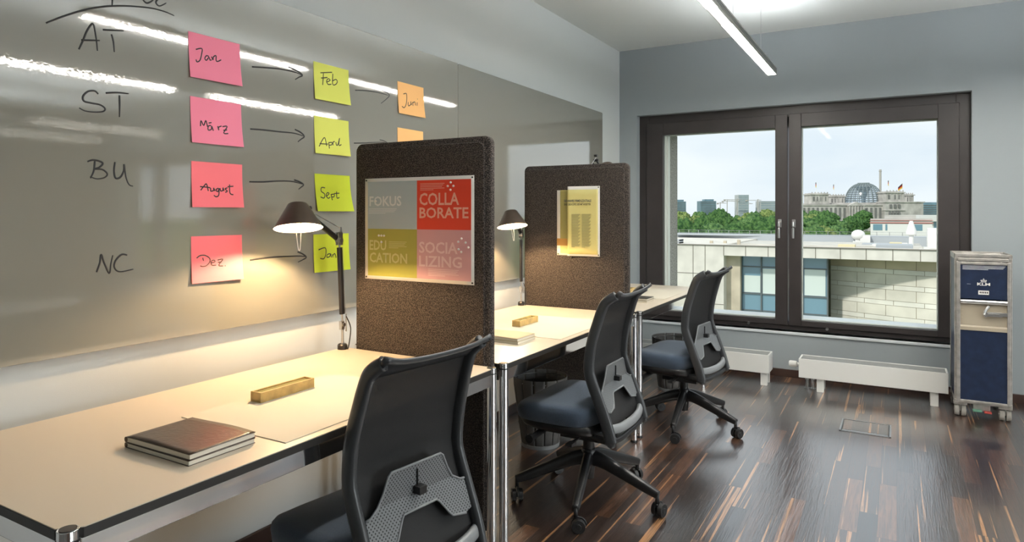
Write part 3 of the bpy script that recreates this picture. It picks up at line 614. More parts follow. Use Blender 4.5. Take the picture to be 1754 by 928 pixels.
# ---------------------------------------------------------------- things on the desks
def mat_sheet(x0, x1, y0, y1, label):
    o = MB().box(x0, x1, y0, y1, .7402, .7425).build('desk_mat', M['cream'], bevel=.0006); top(o, ((x0 + x1) / 2, (y0 + y1) / 2, .7402)); tag(o, label, 'desk mat', 'large cream sheets lying on the desks')
mat_sheet(-1.76, -1.335, 1.170, 1.765, 'large cream paper mat on the front desk under the wooden pen box')
mat_sheet(-1.76, -1.335, 2.760, 3.350, 'large cream paper mat on the middle desk, right of the kraft notebooks')
mat_sheet(-1.76, -1.355, 4.395, 4.965, 'large paper mat on the window desk')
def notebook(x0, x1, y0, y1, z0, cover, label, rz=0, group=None, sag=0, h=.0125):
    cx, cy = (x0 + x1) / 2, (y0 + y1) / 2
    t = empty('notebook', (cx, cy, z0), rz, label=label, cat='notebook', group=group)
    a, c = (x1 - x0) / 2, (y1 - y0) / 2
    def f(x, y): return sag * (math.cos(PI * .5 * x / a) * .7 + .3 * math.sin(3 * x / a) * y / c)
    b = MB(); b.box(-a + .002, a - .0015, -c + .0015, c - .0015, .0012, h - .0015); b.build('pages', M['pages'], t, local=True)
    MB().box(-a, a, -c, c, 0, .0012).build('cover', cover, t, local=True)
    b = MB(); b.grid(20, 10, lambda u, v: (-a + 2 * a * u, -c + 2 * c * v, h - .0008 + f(-a + 2 * a * u, -c + 2 * c * v))); b.build('cover', cover, t, smooth='all', solid=.0013, local=True)
    b = MB(); b.tube([(-a, -c, h / 2), (-a, c, h / 2)], h * .42, 10, ry=h / 2); b.build('spine', cover, t, local=True, smooth=True)
    return t
G1 = 'brown notebooks stacked on the front desk'
notebook(-1.655, -1.405, .952, 1.135, .7402, M['brownbook'], 'lower of the two brown notebooks on the front desk', 0, G1)
notebook(-1.657, -1.407, .954, 1.137, .7528, M['brownbook'], 'upper of the two brown notebooks on the front desk, cover slightly bowed', rad(.6), G1, sag=.004, h=.0135)
G2 = 'kraft notebooks stacked on the middle desk'
notebook(-1.680, -1.447, 2.560, 2.722, .7402, M['tanbook'], 'lower of the two kraft notebooks on the middle desk', 0, G2)
notebook(-1.682, -1.449, 2.562, 2.722, .7528, M['tanbook'], 'upper of the two kraft notebooks on the middle desk', rad(-.6), G2, sag=.0025)
G3 = 'dark notebooks stacked on the window desk'
notebook(-1.600, -1.402, 4.175, 4.325, .7402, M['tanbook'], 'lower of the two notebooks on the window desk', 0, G3)
notebook(-1.600, -1.403, 4.176, 4.325, .7528, M['darkbook'], 'dark upper notebook on the window desk', rad(.5), G3)
def pen_box(x0, x1, y0, y1, label):
    t = empty('pen_box', ((x0 + x1) / 2, (y0 + y1) / 2, .7425), label=label, cat='pen box', group='wooden pen boxes on the desks')
    z0, z1, w = .7425, .7735, .006
    b = MB(); b.box(x0, x1, y0, y1, z0, z0 + .006); b.box(x0, x0 + w, y0, y1, z0 + .006, z1); b.box(x1 - w, x1, y0, y1, z0 + .006, z1); b.box(x0 + w, x1 - w, y0, y0 + w, z0 + .006, z1); b.box(x0 + w, x1 - w, y1 - w, y1, z0 + .006, z1)
    b.build('box_body', M['wood'], t, bevel=.0008)
    MB().box(x0 + w + .0005, x1 - w - .0005, y0 + w + .0005, y1 - w - .0005, z1 - .008, z1 - .004).build('sliding_lid', M['glasstop'], t)
    return t
pen_box(-1.722, -1.676, 1.374, 1.590, 'narrow oak pen box on the front desk')
pen_box(-1.704, -1.658, 2.952, 3.150, 'narrow oak pen box on the middle desk')
pen_box(-1.712, -1.668, 4.500, 4.715, 'narrow pen box on the window desk, its tip beside the farther screen edge')

# ---------------------------------------------------------------- waste bins
def bin_(x, y, label):
    t = empty('waste_bin', (x, y, 0), label=label, cat='waste bin', group='dark slatted waste bins under the desks')
    N = 14
    def rr(z): return .105 + .048 * min(1, z / .36)
    for k in range(N):
        a0 = 2 * PI * k / N + .018; a1 = 2 * PI * (k + 1) / N - .018
        b = MB(); b.grid(5, 8, lambda u, v: ((rr(.395 * v)) * math.cos(a0 + (a1 - a0) * u), (rr(.395 * v)) * math.sin(a0 + (a1 - a0) * u), .008 + .385 * v)); b.build('stave', M['binout'], t, smooth='all', solid=.004, local=True)
    b = MB(); b.lathe([(0, .012), (.100, .012), (.103, .05), (.139, .34)], 36); b.build('liner', M['binin'], t, smooth=True, local=True, solid=.002)
    b = MB(); b.lathe([(0, 0), (.109, 0), (.112, .02), (.107, .022), (.104, .008), (0, .008)], 36); b.build('base_ring', M['greypl'], t, smooth=True, local=True)
    b = MB(); b.tube([(.151 * math.cos(2 * PI * k / 36), .151 * math.sin(2 * PI * k / 36), .372) for k in range(37)], .0025, 6); b.build('wire_rim', M['steel'], t, smooth=True, local=True)
    return t
bin_(-1.77, 3.39, 'dark slatted waste bin under the middle desk')
bin_(-1.46, 4.95, 'dark slatted waste bin under the window desk')

# ---------------------------------------------------------------- chairs
PROF = [(-.190, .345), (-.170, .420), (-.132, .520), (-.100, .600), (-.088, .655), (-.098, .750), (-.125, .850), (-.152, .925)]
def pfx(z):
    for (x0, z0), (x1, z1) in zip(PROF[:-1], PROF[1:]):
        if z <= z1: return x0 + (x1 - x0) * (z - z0) / (z1 - z0)
    return PROF[-1][0]
def sell(a, b, ex, n=48):
    out = []
    for k in range(n):
        t = 2 * PI * k / n; c, s = math.cos(t), math.sin(t); out.append((a * math.copysign(abs(c) ** (2 / ex), c), b * math.copysign(abs(s) ** (2 / ex), s)))
    return out
def rings_mesh(b, layers):
    prev = None; first = None
    for (cx, a, bb, ex, zf) in layers:
        r = [b.bm.verts.new((cx + x, y, zf(cx + x, y) if callable(zf) else zf)) for x, y in sell(a, bb, ex)]
        if prev: 
            for k in range(len(r)): b.face([prev[k], prev[(k + 1) % len(r)], r[(k + 1) % len(r)], r[k]])
        else: first = r
        prev = r
    b.face(first[::-1]); b.face(prev)
def office_chair(phase, dz=0):
    """x forward, origin on the floor under the column; dz lowers seat and back"""
    t = empty('office_chair', cat='office chair', group='black mesh-backed swivel chairs at the desks')
    def st(o): o.location.z += dz; return o
    # cushion with waterfall front
    def zt(h): return lambda x, y: h - .030 * max(0, (x - .16) / .13) ** 2 + .006 * (y / .25) ** 2
    b = MB(); rings_mesh(b, [(.088, .180, .225, 4, .388), (.088, .200, .246, 4, .402), (.088, .206, .250, 4, zt(.445)), (.088, .203, .247, 4, zt(.462)), (.088, .192, .236, 4, zt(.474)), (.088, .165, .208, 4, zt(.480)), (.05, .12, .12, 3, zt(.481)), (.05, .03, .03, 2, zt(.481))])
    st(b.build('seat', M['fabric'], t, smooth='all', local=True))
    b = MB(); rings_mesh(b, [(.05, .06, .07, 3, .318), (.04, .13, .12, 3, .325), (.045, .19, .19, 4, .345), (.07, .195, .232, 4, .368), (.082, .202, .243, 4, .398)])
    st(b.build('seat_shell', M['black'], t, smooth='all', local=True))
    # side posts
    for s in (-1, 1):
        pts = catmull([(x, s * (.203 if z < .75 else .203 - (z - .75) * .05), z) for x, z in PROF] + [(-.176, s * .192, .952), (-.205, s * .186, .971)], 5)
        n = len(pts)
        q = MB(); q.tube(pts, [.0145] * n, 16, ry=[.027 - .007 * (k / n) for k in range(n)], up=(1, 0, 0), sq=.35); q.sphere(pts[0], .018, 12, sc_=(1.2, .75, 1))
        st(q.build('back_post', M['framepl'], t, smooth='all', local=True))
    # top lip: a band leaning backwards, its rear edge thickened
    b = MB()
    def lip(u, v):
        y = (-1 + 2 * u) * (.193 - .004 * v + .010 * v * v); e = abs(2 * u - 1)
        return (-.150 - .062 * v - .018 * v * e ** 3, y, .924 + .048 * v ** .8 - .012 * (1 - e ** 2) * v + .014 * e ** 5 * v)
    b.grid(24, 5, lip); st(b.build('top_lip', M['framepl'], t, smooth='all', local=True, solid=.008))
    rail = [lip(k / 30, 1) for k in range(31)]; rail = [(-.200, -.190, .962)] + rail + [(-.200, .190, .962)]; n = len(rail)
    b = MB(); b.tube(rail, [.0065] * n, 14, ry=[.010] * n, up=(-.6, 0, 1)); st(b.build('top_rail', M['framepl'], t, smooth='all', local=True))
    # stretched mesh
    b = MB()
    def bf(u, v):
        z = .385 + .550 * v; y = (-1 + 2 * u) * (.200 if z < .75 else .200 - (z - .75) * .05)
        return (pfx(z) + .016 * (1 - (2 * u - 1) ** 2) + .004, y, z)
    b.grid(16, 26, bf); st(b.build('mesh_back', M['mesh'], t, smooth='all', local=True))
    # crossbar low down and black bow below it
    b = MB(); b.tube(catmull([(-.178, -.200, .402), (-.196, -.12, .392), (-.202, 0, .388), (-.196, .12, .392), (-.178, .200, .402)], 6), .012, 14, ry=.020, up=(.3, 0, 1), sq=.3)
    st(b.build('crossbar', M['greypl'], t, smooth='all', local=True))
    b = MB(); b.tube(catmull([(-.188, -.200, .350), (-.192, -.1, .340), (-.190, 0, .338), (-.192, .1, .340), (-.188, .200, .350)], 6), .010, 12, ry=.014)
    for s in (-1, 1): b.tube(catmull([(-.188, s * .200, .350), (-.12, s * .185, .352), (-.02, s * .12, .350), (.02, s * .05, .345)], 5), .012, 10, ry=.016)
    b.box(-.10, .12, -.055, .055, .285, .335)
    st(b.build('tilt_mechanism', M['black'], t, smooth=True, local=True))
    b = MB(); b.cyl((.16, .10, .335), (.16, .265, .332), .014, seg=16); b.cyl((.16, .265, .332), (.16, .285, .332), .019, seg=18); st(b.build('tilt_knob', M['black'], t, smooth=True, local=True)); b = MB(); b.cyl((-.02, .05, .335), (-.02, .235, .330), .006, seg=10); b.box(-.035, -.005, .215, .262, .322, .334)
    st(b.build('adjustment_lever', M['black'], t, smooth=True, local=True))
    # lumbar plate: arch with two feet
    out = [(-.094, .648), (.094, .648), (.104, .640), (.122, .600), (.142, .568), (.170, .552), (.188, .550), (.188, .470), (.160, .462), (.108, .472), (.100, .480), (.072, .520), (.062, .528)]
    half = out[1:]
    full = half + [(-u, v) for u, v in half[::-1]]
    b = MB(); b.prism(full, lambda u, v, tt: (min(-.125, pfx(v) - .012) - tt, u, v), 0, .004)
    pl = b.build('lumbar_plate', M['dots'], t, local=True, bevel=.0012); st(pl)
    b = MB(); rim = [(.188, .550), (.170, .552), (.142, .568), (.122, .600), (.104, .640), (.094, .648), (-.094, .648), (-.104, .640), (-.122, .600), (-.142, .568), (-.170, .552), (-.188, .550)]
    rim2 = [(.160, .462), (.108, .472), (.100, .480), (.072, .520), (.062, .528), (-.062, .528), (-.072, .520), (-.100, .480), (-.108, .472), (-.160, .462)]
    def px(u, v): return min(-.125, pfx(v) - .012) - .004
    for rm in (rim, rim2): b.tube([(px(u, v), u, v) for u, v in rm], .0035, 8)
    b.build('plate_rim', M['greypl'], pl, smooth='all', local=True)
    b = MB(); b.box(-.156, -.129, -.014, .014, .566, .588); b.box(-.1345, -.1265, -.0016, .0016, .588, .632); b.build('slider_knob', M['black'], pl, local=True, bevel=.002)
    # column, hub, arms, castors
    b = MB(); b.cyl((0, 0, .21), (0, 0, .30 + dz), .026, seg=24); b.build('gas_column', M['black'], t, smooth=True, local=True)
    b = MB(); b.cyl((0, 0, .235), (0, 0, .252), .018, seg=20); b.build('chrome_collar', M['chrome'], t, smooth=True, local=True)
    b = MB(); b.lathe([(0, .10), (.024, .10), (.030, .16), (.036, .19), (.037, .226), (.030, .236), (0, .236)], 28); b.build('hub', M['black'], t, smooth=True, local=True)
    for k in range(5):
        a = rad(phase + 72 * k); ca, sa = math.cos(a), math.sin(a)
        def P(r, z): return (r * ca, r * sa, z)
        q = MB(); q.tube(catmull([P(.015, .196), P(.08, .186), P(.18, .152), P(.29, .112), P(.338, .096)], 5), [.024 - .009 * j / 20 for j in range(21)], 12, ry=[.036 - .019 * j / 20 for j in range(21)], sq=.5)
        q.cyl(P(.333, .10), P(.333, .058), .009, seg=12)
        arm = q.build('base_arm', M['black'], t, smooth='all', local=True)
        w = rad((k * 77 + phase * 3) % 360); dx, dy = math.cos(w), math.sin(w); cx, cy = .335 * ca - .012 * dy, .335 * sa + .012 * dx
        q = MB()
        for s in (-1, 1): q.cyl((cx + dx * s * .006, cy + dy * s * .006, .030), (cx + dx * s * .025, cy + dy * s * .025, .030), .030, .028, seg=24)
        q.cyl((cx - dx * .028, cy - dy * .028, .03), (cx + dx * .028, cy + dy * .028, .03), .012, seg=14)
        Mx = Matrix.Translation((cx, cy, .030)) @ Matrix.Rotation(w, 4, 'Z')
        q.tube([Mx @ Vector((0, .033 * math.cos(rad(x)), .033 * math.sin(rad(x)))) for x in range(-10, 150, 16)], .005, 8, ry=.003)
        q.build('castor', M['black'], arm, smooth=True, local=True, bevel=.002)
    return t
c1 = office_chair(-4, -.03); c1.location = (-1.299, 1.512, 0); c1.rotation_euler.z = rad(180 - 8.5)
tag(c1, 'black mesh-backed swivel chair at the front desk, nearest the camera and cut by the frame')
c2 = office_chair(-4 + 180, 0); c2.location = (-1.235, 2.850, 0); c2.rotation_euler.z = rad(180)
tag(c2, 'black mesh-backed swivel chair at the middle desk, all of its star base in view')
c3 = office_chair(-13 + 180 + 6.6, 0); c3.location = (-1.145, 4.120, 0); c3.rotation_euler.z = rad(180 - 6.6)
tag(c3, 'black mesh-backed swivel chair farthest away, in front of the window')

# ---------------------------------------------------------------- radiators
def radiator(x0, x1, legs, label, valve=False):
    y0, y1, z0, z1 = 5.375, 5.555, .098, .237
    t = empty('radiator', ((x0 + x1) / 2, (y0 + y1) / 2, 0), label=label, cat='radiator', group='low white radiators under the window')
    b = MB(); b.box(x0, x1, y0, y0 + .012, z0, z1); b.box(x0, x1, y1 - .012, y1, z0, z1); b.box(x0, x0 + .012, y0 + .012, y1 - .012, z0, z1); b.box(x1 - .012, x1, y0 + .012, y1 - .012, z0, z1); b.box(x0 + .012, x1 - .012, y0 + .012, y1 - .012, z0, z0 + .06)
    b.build('casing', M['white'], t, bevel=.002)
    g = MB(); n = int((x1 - x0) / .012)
    for k in range(8): yy = y0 + .016 + k * (y1 - y0 - .036) / 7; g.box(x0 + .013, x1 - .013, yy, yy + .006, z1 - .012, z1 - .003)
    for k in range(int((x1 - x0) / .1)): xx = x0 + .05 + k * .1; g.box(xx, xx + .003, y0 + .013, y1 - .013, z1 - .013, z1 - .006)
    g.build('top_grille', M['grate'], t)
    for x in legs: MB().box(x - .024, x + .024, y0 + .02, y0 + .055, 0, z0).build('foot', M['white'], t, bevel=.0015)
    for x in legs: MB().box(x - .024, x + .024, y1 - .05, y1 - .02, 0, z0).build('foot', M['white'], t, bevel=.0015)
    if valve:
        v = MB(); v.lathe([(0, 0), (.012, 0), (.014, .012), (.023, .016), (.024, .062), (.020, .070), (0, .072)], 20, Matrix.Translation((x0 - .005, y0 + .07, .180)) @ Matrix.Rotation(rad(-90), 4, 'Y')); v.build('thermostat_valve', M['white'], t, smooth=True)
        v = MB()
        for dx in (.05, .09): v.cyl((x0 + dx, y0 + .08, .0), (x0 + dx, y0 + .08, z0 + .01), .009, seg=14); v.cyl((x0 + dx, y0 + .08, .0), (x0 + dx, y0 + .08, .010), .022, seg=16); v.cyl((x0 + dx, y0 + .08, .05), (x0 + dx, y0 + .08, .075), .016, seg=8)
        v.build('supply_pipe', M['chrome'], t, smooth=True)
    return t
radiator(-2.05, -.845, (-1.90, -.885), 'low white radiator on the left, behind the farthest chair')
radiator(-.635, .302, (-.490, .222), 'low white radiator on the right beside the trolley, with thermostat valve', True)

# floor box lid
t = empty('floor_box', (-.168, 4.64, 0), label='rectangular metal-framed floor box lid set in the wooden floor', cat='floor box')
b = MB(); x0, x1, y0, y1 = -.305, -.030, 4.505, 4.775
b.box(x0, x1, y0, y0 + .009, 0, .003); b.box(x0, x1, y1 - .009, y1, 0, .003); b.box(x0, x0 + .009, y0, y1, 0, .003); b.box(x1 - .009, x1, y0, y1, 0, .003); b.build('metal_frame', M['steel'], t)
MB().box(x0 + .009, x1 - .009, y0 + .009, y1 - .009, 0, .0008).build('gap_seal', M['black'], t)
MB().box(x0 + .016, x1 - .016, y0 + .040, y1 - .016, .0004, .0024).build('lid', M['floor'], t)
b = MB(); b.box(x0 + .016, x1 - .016, y0 + .016, y0 + .035, .0004, .0024); b.build('cable_flap', M['steel'], t)

# ---------------------------------------------------------------- galley trolley
tx0, tx1, ty0, ty1 = .324, .630, 5.20, 5.60
t = empty('galley_trolley', ((tx0 + tx1) / 2, (ty0 + ty1) / 2, 0), label='tall narrow navy airline galley trolley in the corner right of the window', cat='trolley')
z0, z1 = .092, 1.045
b = MB(); e = .020
for x in (tx0, tx1 - e):
    for y in (ty0 + .006, ty1 - e): b.box(x, x + e, y, y + e, z0, z1)
for zz in (z0, z1 - .022):
    b.box(tx0, tx1, ty0 + .006, ty0 + .006 + e, zz, zz + .022); b.box(tx0, tx1, ty1 - e, ty1, zz, zz + .022); b.box(tx0, tx0 + e, ty0, ty1, zz, zz + .022); b.box(tx1 - e, tx1, ty0, ty1, zz, zz + .022)
b.build('body_frame', M['alu'], t, bevel=.002)
b = MB(); b.box(tx0 + .004, tx0 + .012, ty0 + .02, ty1 - .015, z0 + .02, z1 - .02); b.box(tx1 - .012, tx1 - .004, ty0 + .02, ty1 - .015, z0 + .02, z1 - .02); b.box(tx0 + .01, tx1 - .01, ty1 - .012, ty1 - .004, z0 + .02, z1 - .02); b.build('side_panel', M['navy'], t)
b = MB(); b.box(tx0 + .006, tx1 - .006, ty0 + .012, ty1 - .006, z1 - .012, z1 - .006); b.box(tx0 + .01, tx1 - .01, ty0 + .02, ty1 - .01, z0, z0 + .01)
b.build('top_plate', M['alu'], t); b = MB(); b.box(tx0, tx1, ty0, ty0 + .008, z1 - .004, z1 + .012); b.box(tx0, tx1, ty1 - .008, ty1, z1 - .004, z1 + .012); b.box(tx0, tx0 + .006, ty0, ty1, z1 - .004, z1 + .012); b.box(tx1 - .006, tx1, ty0, ty1, z1 - .004, z1 + .012); b.build('top_tray', M['alu'], t, bevel=.001)
b = MB(); b.box(tx0 + .02, tx1 - .02, ty0 - .006, ty0 + .006, 1.012, 1.030); b.build('brake_bar', M['alu'], t, bevel=.002)
dr = MB().ring(tx0 + .010, tx1 - .010, z0 + .012, 1.008, .356, .602, .118, .990, ty0 - .008, ty0 + .006).build('door', M['alu'], t, bevel=.0025)
MB().box(.356, .602, ty0 - .002, ty0 + .004, .772, .990).build('upper_panel', M['navy'], dr)
MB().box(.356, .602, ty0 - .002, ty0 + .004, .118, .568).build('lower_panel', M['navy'], dr)
b = MB(); b.tube([(.356, ty0 - .008, .752), (.602, ty0 - .008, .752)], .013, 12, ry=.014); b.build('silver_bar', M['steel'], dr, smooth=True)
b = MB(); b.box(.356, .602, ty0 + .004, ty0 + .010, .600, .742); b.prism([(0, .600), (-.010, .590), (-.010, .568), (0.004, .568)], lambda u, v, tt: (tt, ty0 + .002 + u, v), .356, .602)
for zz in (.64, .665, .69): b.box(.356, .372, ty0, ty0 + .006, zz, zz + .008)
b.build('latch_recess', M['beige'], dr)
b = MB(); b.tube(catmull([(.508, ty0 - .004, .728), (.492, ty0 - .012, .706), (.484, ty0 - .016, .680), (.494, ty0 - .014, .660)], 5), .005, 8, ry=.009); b.box(.492, .575, ty0 - .020, ty0 - .008, .664, .692); b.box(.500, .560, ty0 - .026, ty0 - .020, .670, .684); b.box(.560, .602, ty0 - .010, ty0, .668, .690)
b.build('latch_handle', M['steel'], dr, bevel=.002)
yt = ty0 - .0022
text('printed_word', 'KLM', .446, .514, .858, .876, yt, M['paper'], dr, bold=.03)
b = MB()   # crown mark: four dots, a cross and a bar
for k in (-1.5, -.5, .5, 1.5): b.cyl((.480 + k * .0085, yt, .892 - abs(k) * .0012), (.480 + k * .0085, yt - .0006, .892 - abs(k) * .0012), .0036, seg=12)
b.box(.466, .494, yt - .0005, yt, .880, .8845); b.box(.4788, .4812, yt - .0005, yt, .894, .904); b.box(.4765, .4835, yt - .0005, yt, .8985, .9008); b.build('crown_mark', M['paper'], dr)
lines(.368, .594, .984, 4, (.62, .64, .66), .0075, 'printed_lines', yt - .0004, dr, .0028)
lines(.392, .425, .866, 1, (.5, .5, .52), .006, 'printed_signature', yt - .0004, dr, .002)
MB().box(.452, .508, yt - .0006, yt, .800, .826).build('white_label', M['paper'], dr)
b = MB()
for k in range(5): b.box(.459 + k * .0095, .465 + k * .0095, yt - .0009, yt - .0006, .808, .819)
b.build('label_print', M['ink'], dr)
for x in (tx0 + .034, tx1 - .034):
    for y in (ty0 + .045, ty1 - .05):
        w = MB()
        for s in (-1, 1): w.cyl((x + s * .005, y, .037), (x + s * .031, y, .037), .037, .035, seg=26)
        cs = w.build('castor', M['rubber'], t, smooth=True, bevel=.003)
        f = MB(); f.box(x - .036, x + .036, y - .028, y + .030, .076, .092); f.box(x - .004, x + .004, y - .02, y + .02, .037, .078); f.cyl((x - .034, y, .037), (x + .034, y, .037), .008, seg=12); f.build('fork', M['alu'], cs, bevel=.002)
xm = (tx0 + tx1) / 2
b = MB(); b.box(xm - .055, xm - .006, ty0 - .015, ty0 + .03, .048, .058); b.build('green_pedal', M['green'], t, bevel=.002)
b = MB(); b.box(xm + .006, xm + .045, ty0 - .015, ty0 + .03, .044, .054); b.build('red_pedal', M['red'], t, bevel=.002)
b = MB(); b.box(xm - .05, xm + .04, ty0 + .02, ty0 + .05, .05, .092); b.build('pedal_bracket', M['alu'], t, bevel=.002)
# ---------------------------------------------------------------- outside: the city, its street grid turned 30 degrees to the room
GZ = -20.0
M['stone'] = mat('pale_limestone', (.70, .67, .61), .85, var=.12, vscale=.8, spec=.2)
M['stone2'] = mat('pale_limestone_dark', (.58, .51, .40), .85, var=.22, vscale=.5, spec=.2)
M['joint'] = mat('stone_joint', (.22, .20, .17), .9)
M['roof'] = mat('gravel_roof', (.60, .58, .53), .95, var=.15, vscale=.6, spec=.1)
M['roofgrey'] = mat('zinc_roof', (.42, .45, .48), .7)
M['whiteout'] = mat('white_render', (.78, .78, .76), .8, spec=.2)
M['teal'] = mat('blue_glazing', (.16, .30, .38), .12, spec=1)
M['tealp'] = mat('pale_glazing', (.68, .76, .72), .2, spec=1)
M['mullion'] = mat('mullion_grey', (.13, .15, .16), .5)
M['sandstone'] = mat('old_sandstone', (.50, .48, .455), .9, var=.25, vscale=.12, spec=.1)
M['sanddark'] = mat('old_sandstone_recess', (.20, .20, .195), .9, spec=.1)
M['domerib'] = mat('dome_steel', (.22, .26, .27), .6)
M['mirror'] = mat('funnel_panels', (.22, .33, .42), .5)
M['redband'] = mat('red_band', (.50, .16, .14), .8)
M['far_glass'] = mat('far_tower_glass', (.16, .26, .31), .4, var=.3, vscale=.06)
M['far_wall'] = mat('far_tower_wall', (.50, .52, .53), .8)
M['ochre'] = mat('ochre_sheeting', (.72, .64, .42), .8)
M['yellow'] = mat('yellow_crane', (.70, .55, .12), .6)
M['cranem'] = mat('crane_steel', (.45, .43, .40), .6)
M['grass'] = mat('park_ground', (.10, .16, .05), .95, var=.3, vscale=.05, spec=.1)
M['asph'] = mat('street', (.22, .22, .215), .9)
def leaf(name, a, c):
    m = mat(name, a, .9, spec=.15); n = m.node_tree; b = n.nodes['Principled BSDF']; t = n.nodes.new('ShaderNodeTexCoord')
    z = n.nodes.new('ShaderNodeTexNoise'); z.inputs['Scale'].default_value = .9; z.inputs['Detail'].default_value = 6; r = n.nodes.new('ShaderNodeValToRGB')
    r.color_ramp.elements[0].position = .38; r.color_ramp.elements[0].color = (*a, 1); r.color_ramp.elements[1].position = .62; r.color_ramp.elements[1].color = (*c, 1)
    n.links.new(t.outputs['Object'], z.inputs['Vector']); n.links.new(z.outputs['Fac'], r.inputs[0]); n.links.new(r.outputs[0], b.inputs['Base Color']); return m
M['leaf'] = [leaf('leaves_dark', (.025, .07, .025), (.10, .20, .06)), leaf('leaves_mid', (.035, .09, .035), (.15, .26, .09)), leaf('leaves_light', (.06, .11, .035), (.26, .33, .11))]
M['bark'] = mat('bark', (.08, .06, .04), .9)

def site(r, d): return (r * math.cos(rad(30)) - d * math.sin(rad(30)), r * math.sin(rad(30)) + d * math.cos(rad(30)))
def ext_root(name, r, d, label, cat, group=None, z=GZ):
    x, y = site(r, d); return empty(name, (x, y, z), rad(30), label=label, cat=cat, group=group)

g = MB(); g.box(-2600, 2600, YW + .6, 3200, GZ - 1, GZ); struct(g.build('ground', M['grass']))

# --- stone building across the street, parallel to the window wall
t = empty('stone_building', (-8, 66, GZ), label='pale limestone building across the street with flat roof and blue glazing', cat='building')
FY = 64.5; PT = -1.66; FB = -2.66     # front plane, parapet top, underside of the fascia
b = MB()
x = -14.16
b.box(-34, -14.16, FY, FY + 33, GZ, PT)                                   # solid wing on the left
b.box(-14.16, 30, FY, FY + 1.2, FB, PT)                                    # fascia
b.box(-14.16, 30, FY + 1.2, FY + 33, FB, PT - .55)                         # roof slab
b.box(-14.16, 30, FY + 13, FY + 33, GZ, FB)
b.build('wall', M['stone'], t)
j = MB()
xs = [-14.16 + k * 1.98 for k in range(23)]
for xx in xs: j.box(xx - .03, xx + .03, FY - .02, FY + .02, FB, PT - .08)
j.box(-34, 30, FY - .10, FY + .15, PT - .08, PT)
for xx in (-17.05, -15.9, -19.2, -21.3, -23.5): j.box(xx - .03, xx + .03, FY - .02, FY + .02, GZ, PT)
for zz in (-4.45, -7.3, -10.2): j.box(-34, -14.16, FY - .02, FY + .02, zz - .03, zz + .03)
j.build('joint_lines', M['joint'], t)
MB().box(-33.5, 29.5, FY + .4, FY + 32.6, PT - .55, PT - .50).build('roof_surface', M['roof'], t)
MB().box(-14.16, -12.9, FY + 1.2, FY + 7, GZ, FB).build('timber_panel', M['stone2'], t)
b = MB()
b.box(-12.9, -5.4, FY + 2.0, FY + 2.02, GZ, FB)
b.build('dark_glazing', M['teal'], t)
b = MB(); b.box(-11.0, -9.5, FY + 1.94, FY + 1.99, -6.25, -3.9); b.box(-9.2, -7.6, FY + 1.94, FY + 1.99, -5.6, -3.8); b.box(-12.7, -11.2, FY + 1.94, FY + 1.99, -6.2, -4.6)
b.box(-7.35, -5.6, FY + 1.94, FY + 1.99, -6.2, -3.8); b.build('pale_glazing', M['tealp'], t)
b = MB()
for xx in (-12.9, -11.1, -9.35, -7.5, -5.42): b.box(xx - .06, xx + .06, FY + 1.80, FY + 2.0, GZ, FB)
for zz in (-3.75, -6.3, -7.9): b.box(-12.9, -5.4, FY + 1.85, FY + 2.0, zz - .05, zz + .05)
b.build('mullion', M['mullion'], t)
# curved stone wall under the fascia, swelling towards us on the right
def curve(u):          # u 0..1
    xx = -5.4 + 26 * u; return xx, FY + 1.0 + 4.2 * (1 - min(1, u * 1.9)) ** 2.0
b = MB(); b.grid(60, 1, lambda u, v: (curve(u)[0], curve(u)[1], GZ + (FB - GZ) * v)); b.build('curved_wall', M['stone2'], t, smooth='all')
def course(z0, z1, off, wdt, m, name):
    b = MB(); u = off
    while u < 1:
        u1 = min(1, u + wdt - .0016); a, c = max(0, u), u1
        if c > 0 and c > a:
            b.grid(4, 1, lambda s, v: (curve(a + (c - a) * s)[0], curve(a + (c - a) * s)[1] - .05, z0 + (z1 - z0) * v))
        u += wdt
    b.build(name, m, t, solid=.06)
zz = FB; k = 0
st2 = [mat('limestone_block_%d' % q, c, .85, var=.18, vscale=.4, spec=.2) for q, c in enumerate(((.58, .49, .36), (.70, .665, .58), (.75, .725, .65)))]
seq = [(.93, 0), (.42, 2), (.95, 1), (.42, 2), (.95, 1), (.42, 2), (.95, 1), (.42, 2), (.95, 1), (.95, 1), (.42, 2), (.95, 1)]  # topmost course takes the darker tan: fascia shadow put into its colour
for hh, mi in seq:
    course(zz - hh + .025, zz - .01, -(.045 if mi == 2 else 0) - .02 * (k % 2), .088, st2[mi], 'stone_course'); zz -= hh; k += 1
# things on its roof
b = MB(); ry = FY + 24; 
b.box(-33.9, 29.9, FY + 32.4, FY + 32.7, PT - .5, PT + .02); b.build('rear_parapet', M['stone'], t)
b = MB()
for k in range(46): xx = -33 + k * 1.4; b.box(xx - .03, xx + .03, FY + 31.5, FY + 31.56, PT - .5, PT + .62)
for zz_ in (.30, .60): b.box(-33, 30, FY + 31.5, FY + 31.55, PT + zz_ - .03, PT + zz_)
b.build('roof_railing', M['steel'], t)
b = MB(); b.grid(30, 1, lambda u, v: (-24 + 27 * u, FY + 19 - 2.0 * u - 3.5 * math.sin(PI * u) * .3, PT - .5 + .95 * v)); b.box(-24, 3.0, FY + 17.2, FY + 19.5, PT + .38, PT + .46); b.build('curved_upstand', M['roofgrey'], t, solid=.2)
b = MB(); b.box(-16.5, 2.0, FY + 6.0, FY + 15, PT - .5, PT - .10); b.box(-22, -18.4, FY + 3.0, FY + 4.2, PT - .5, PT - .02); b.build('roof_plinth', M['roof'], t)
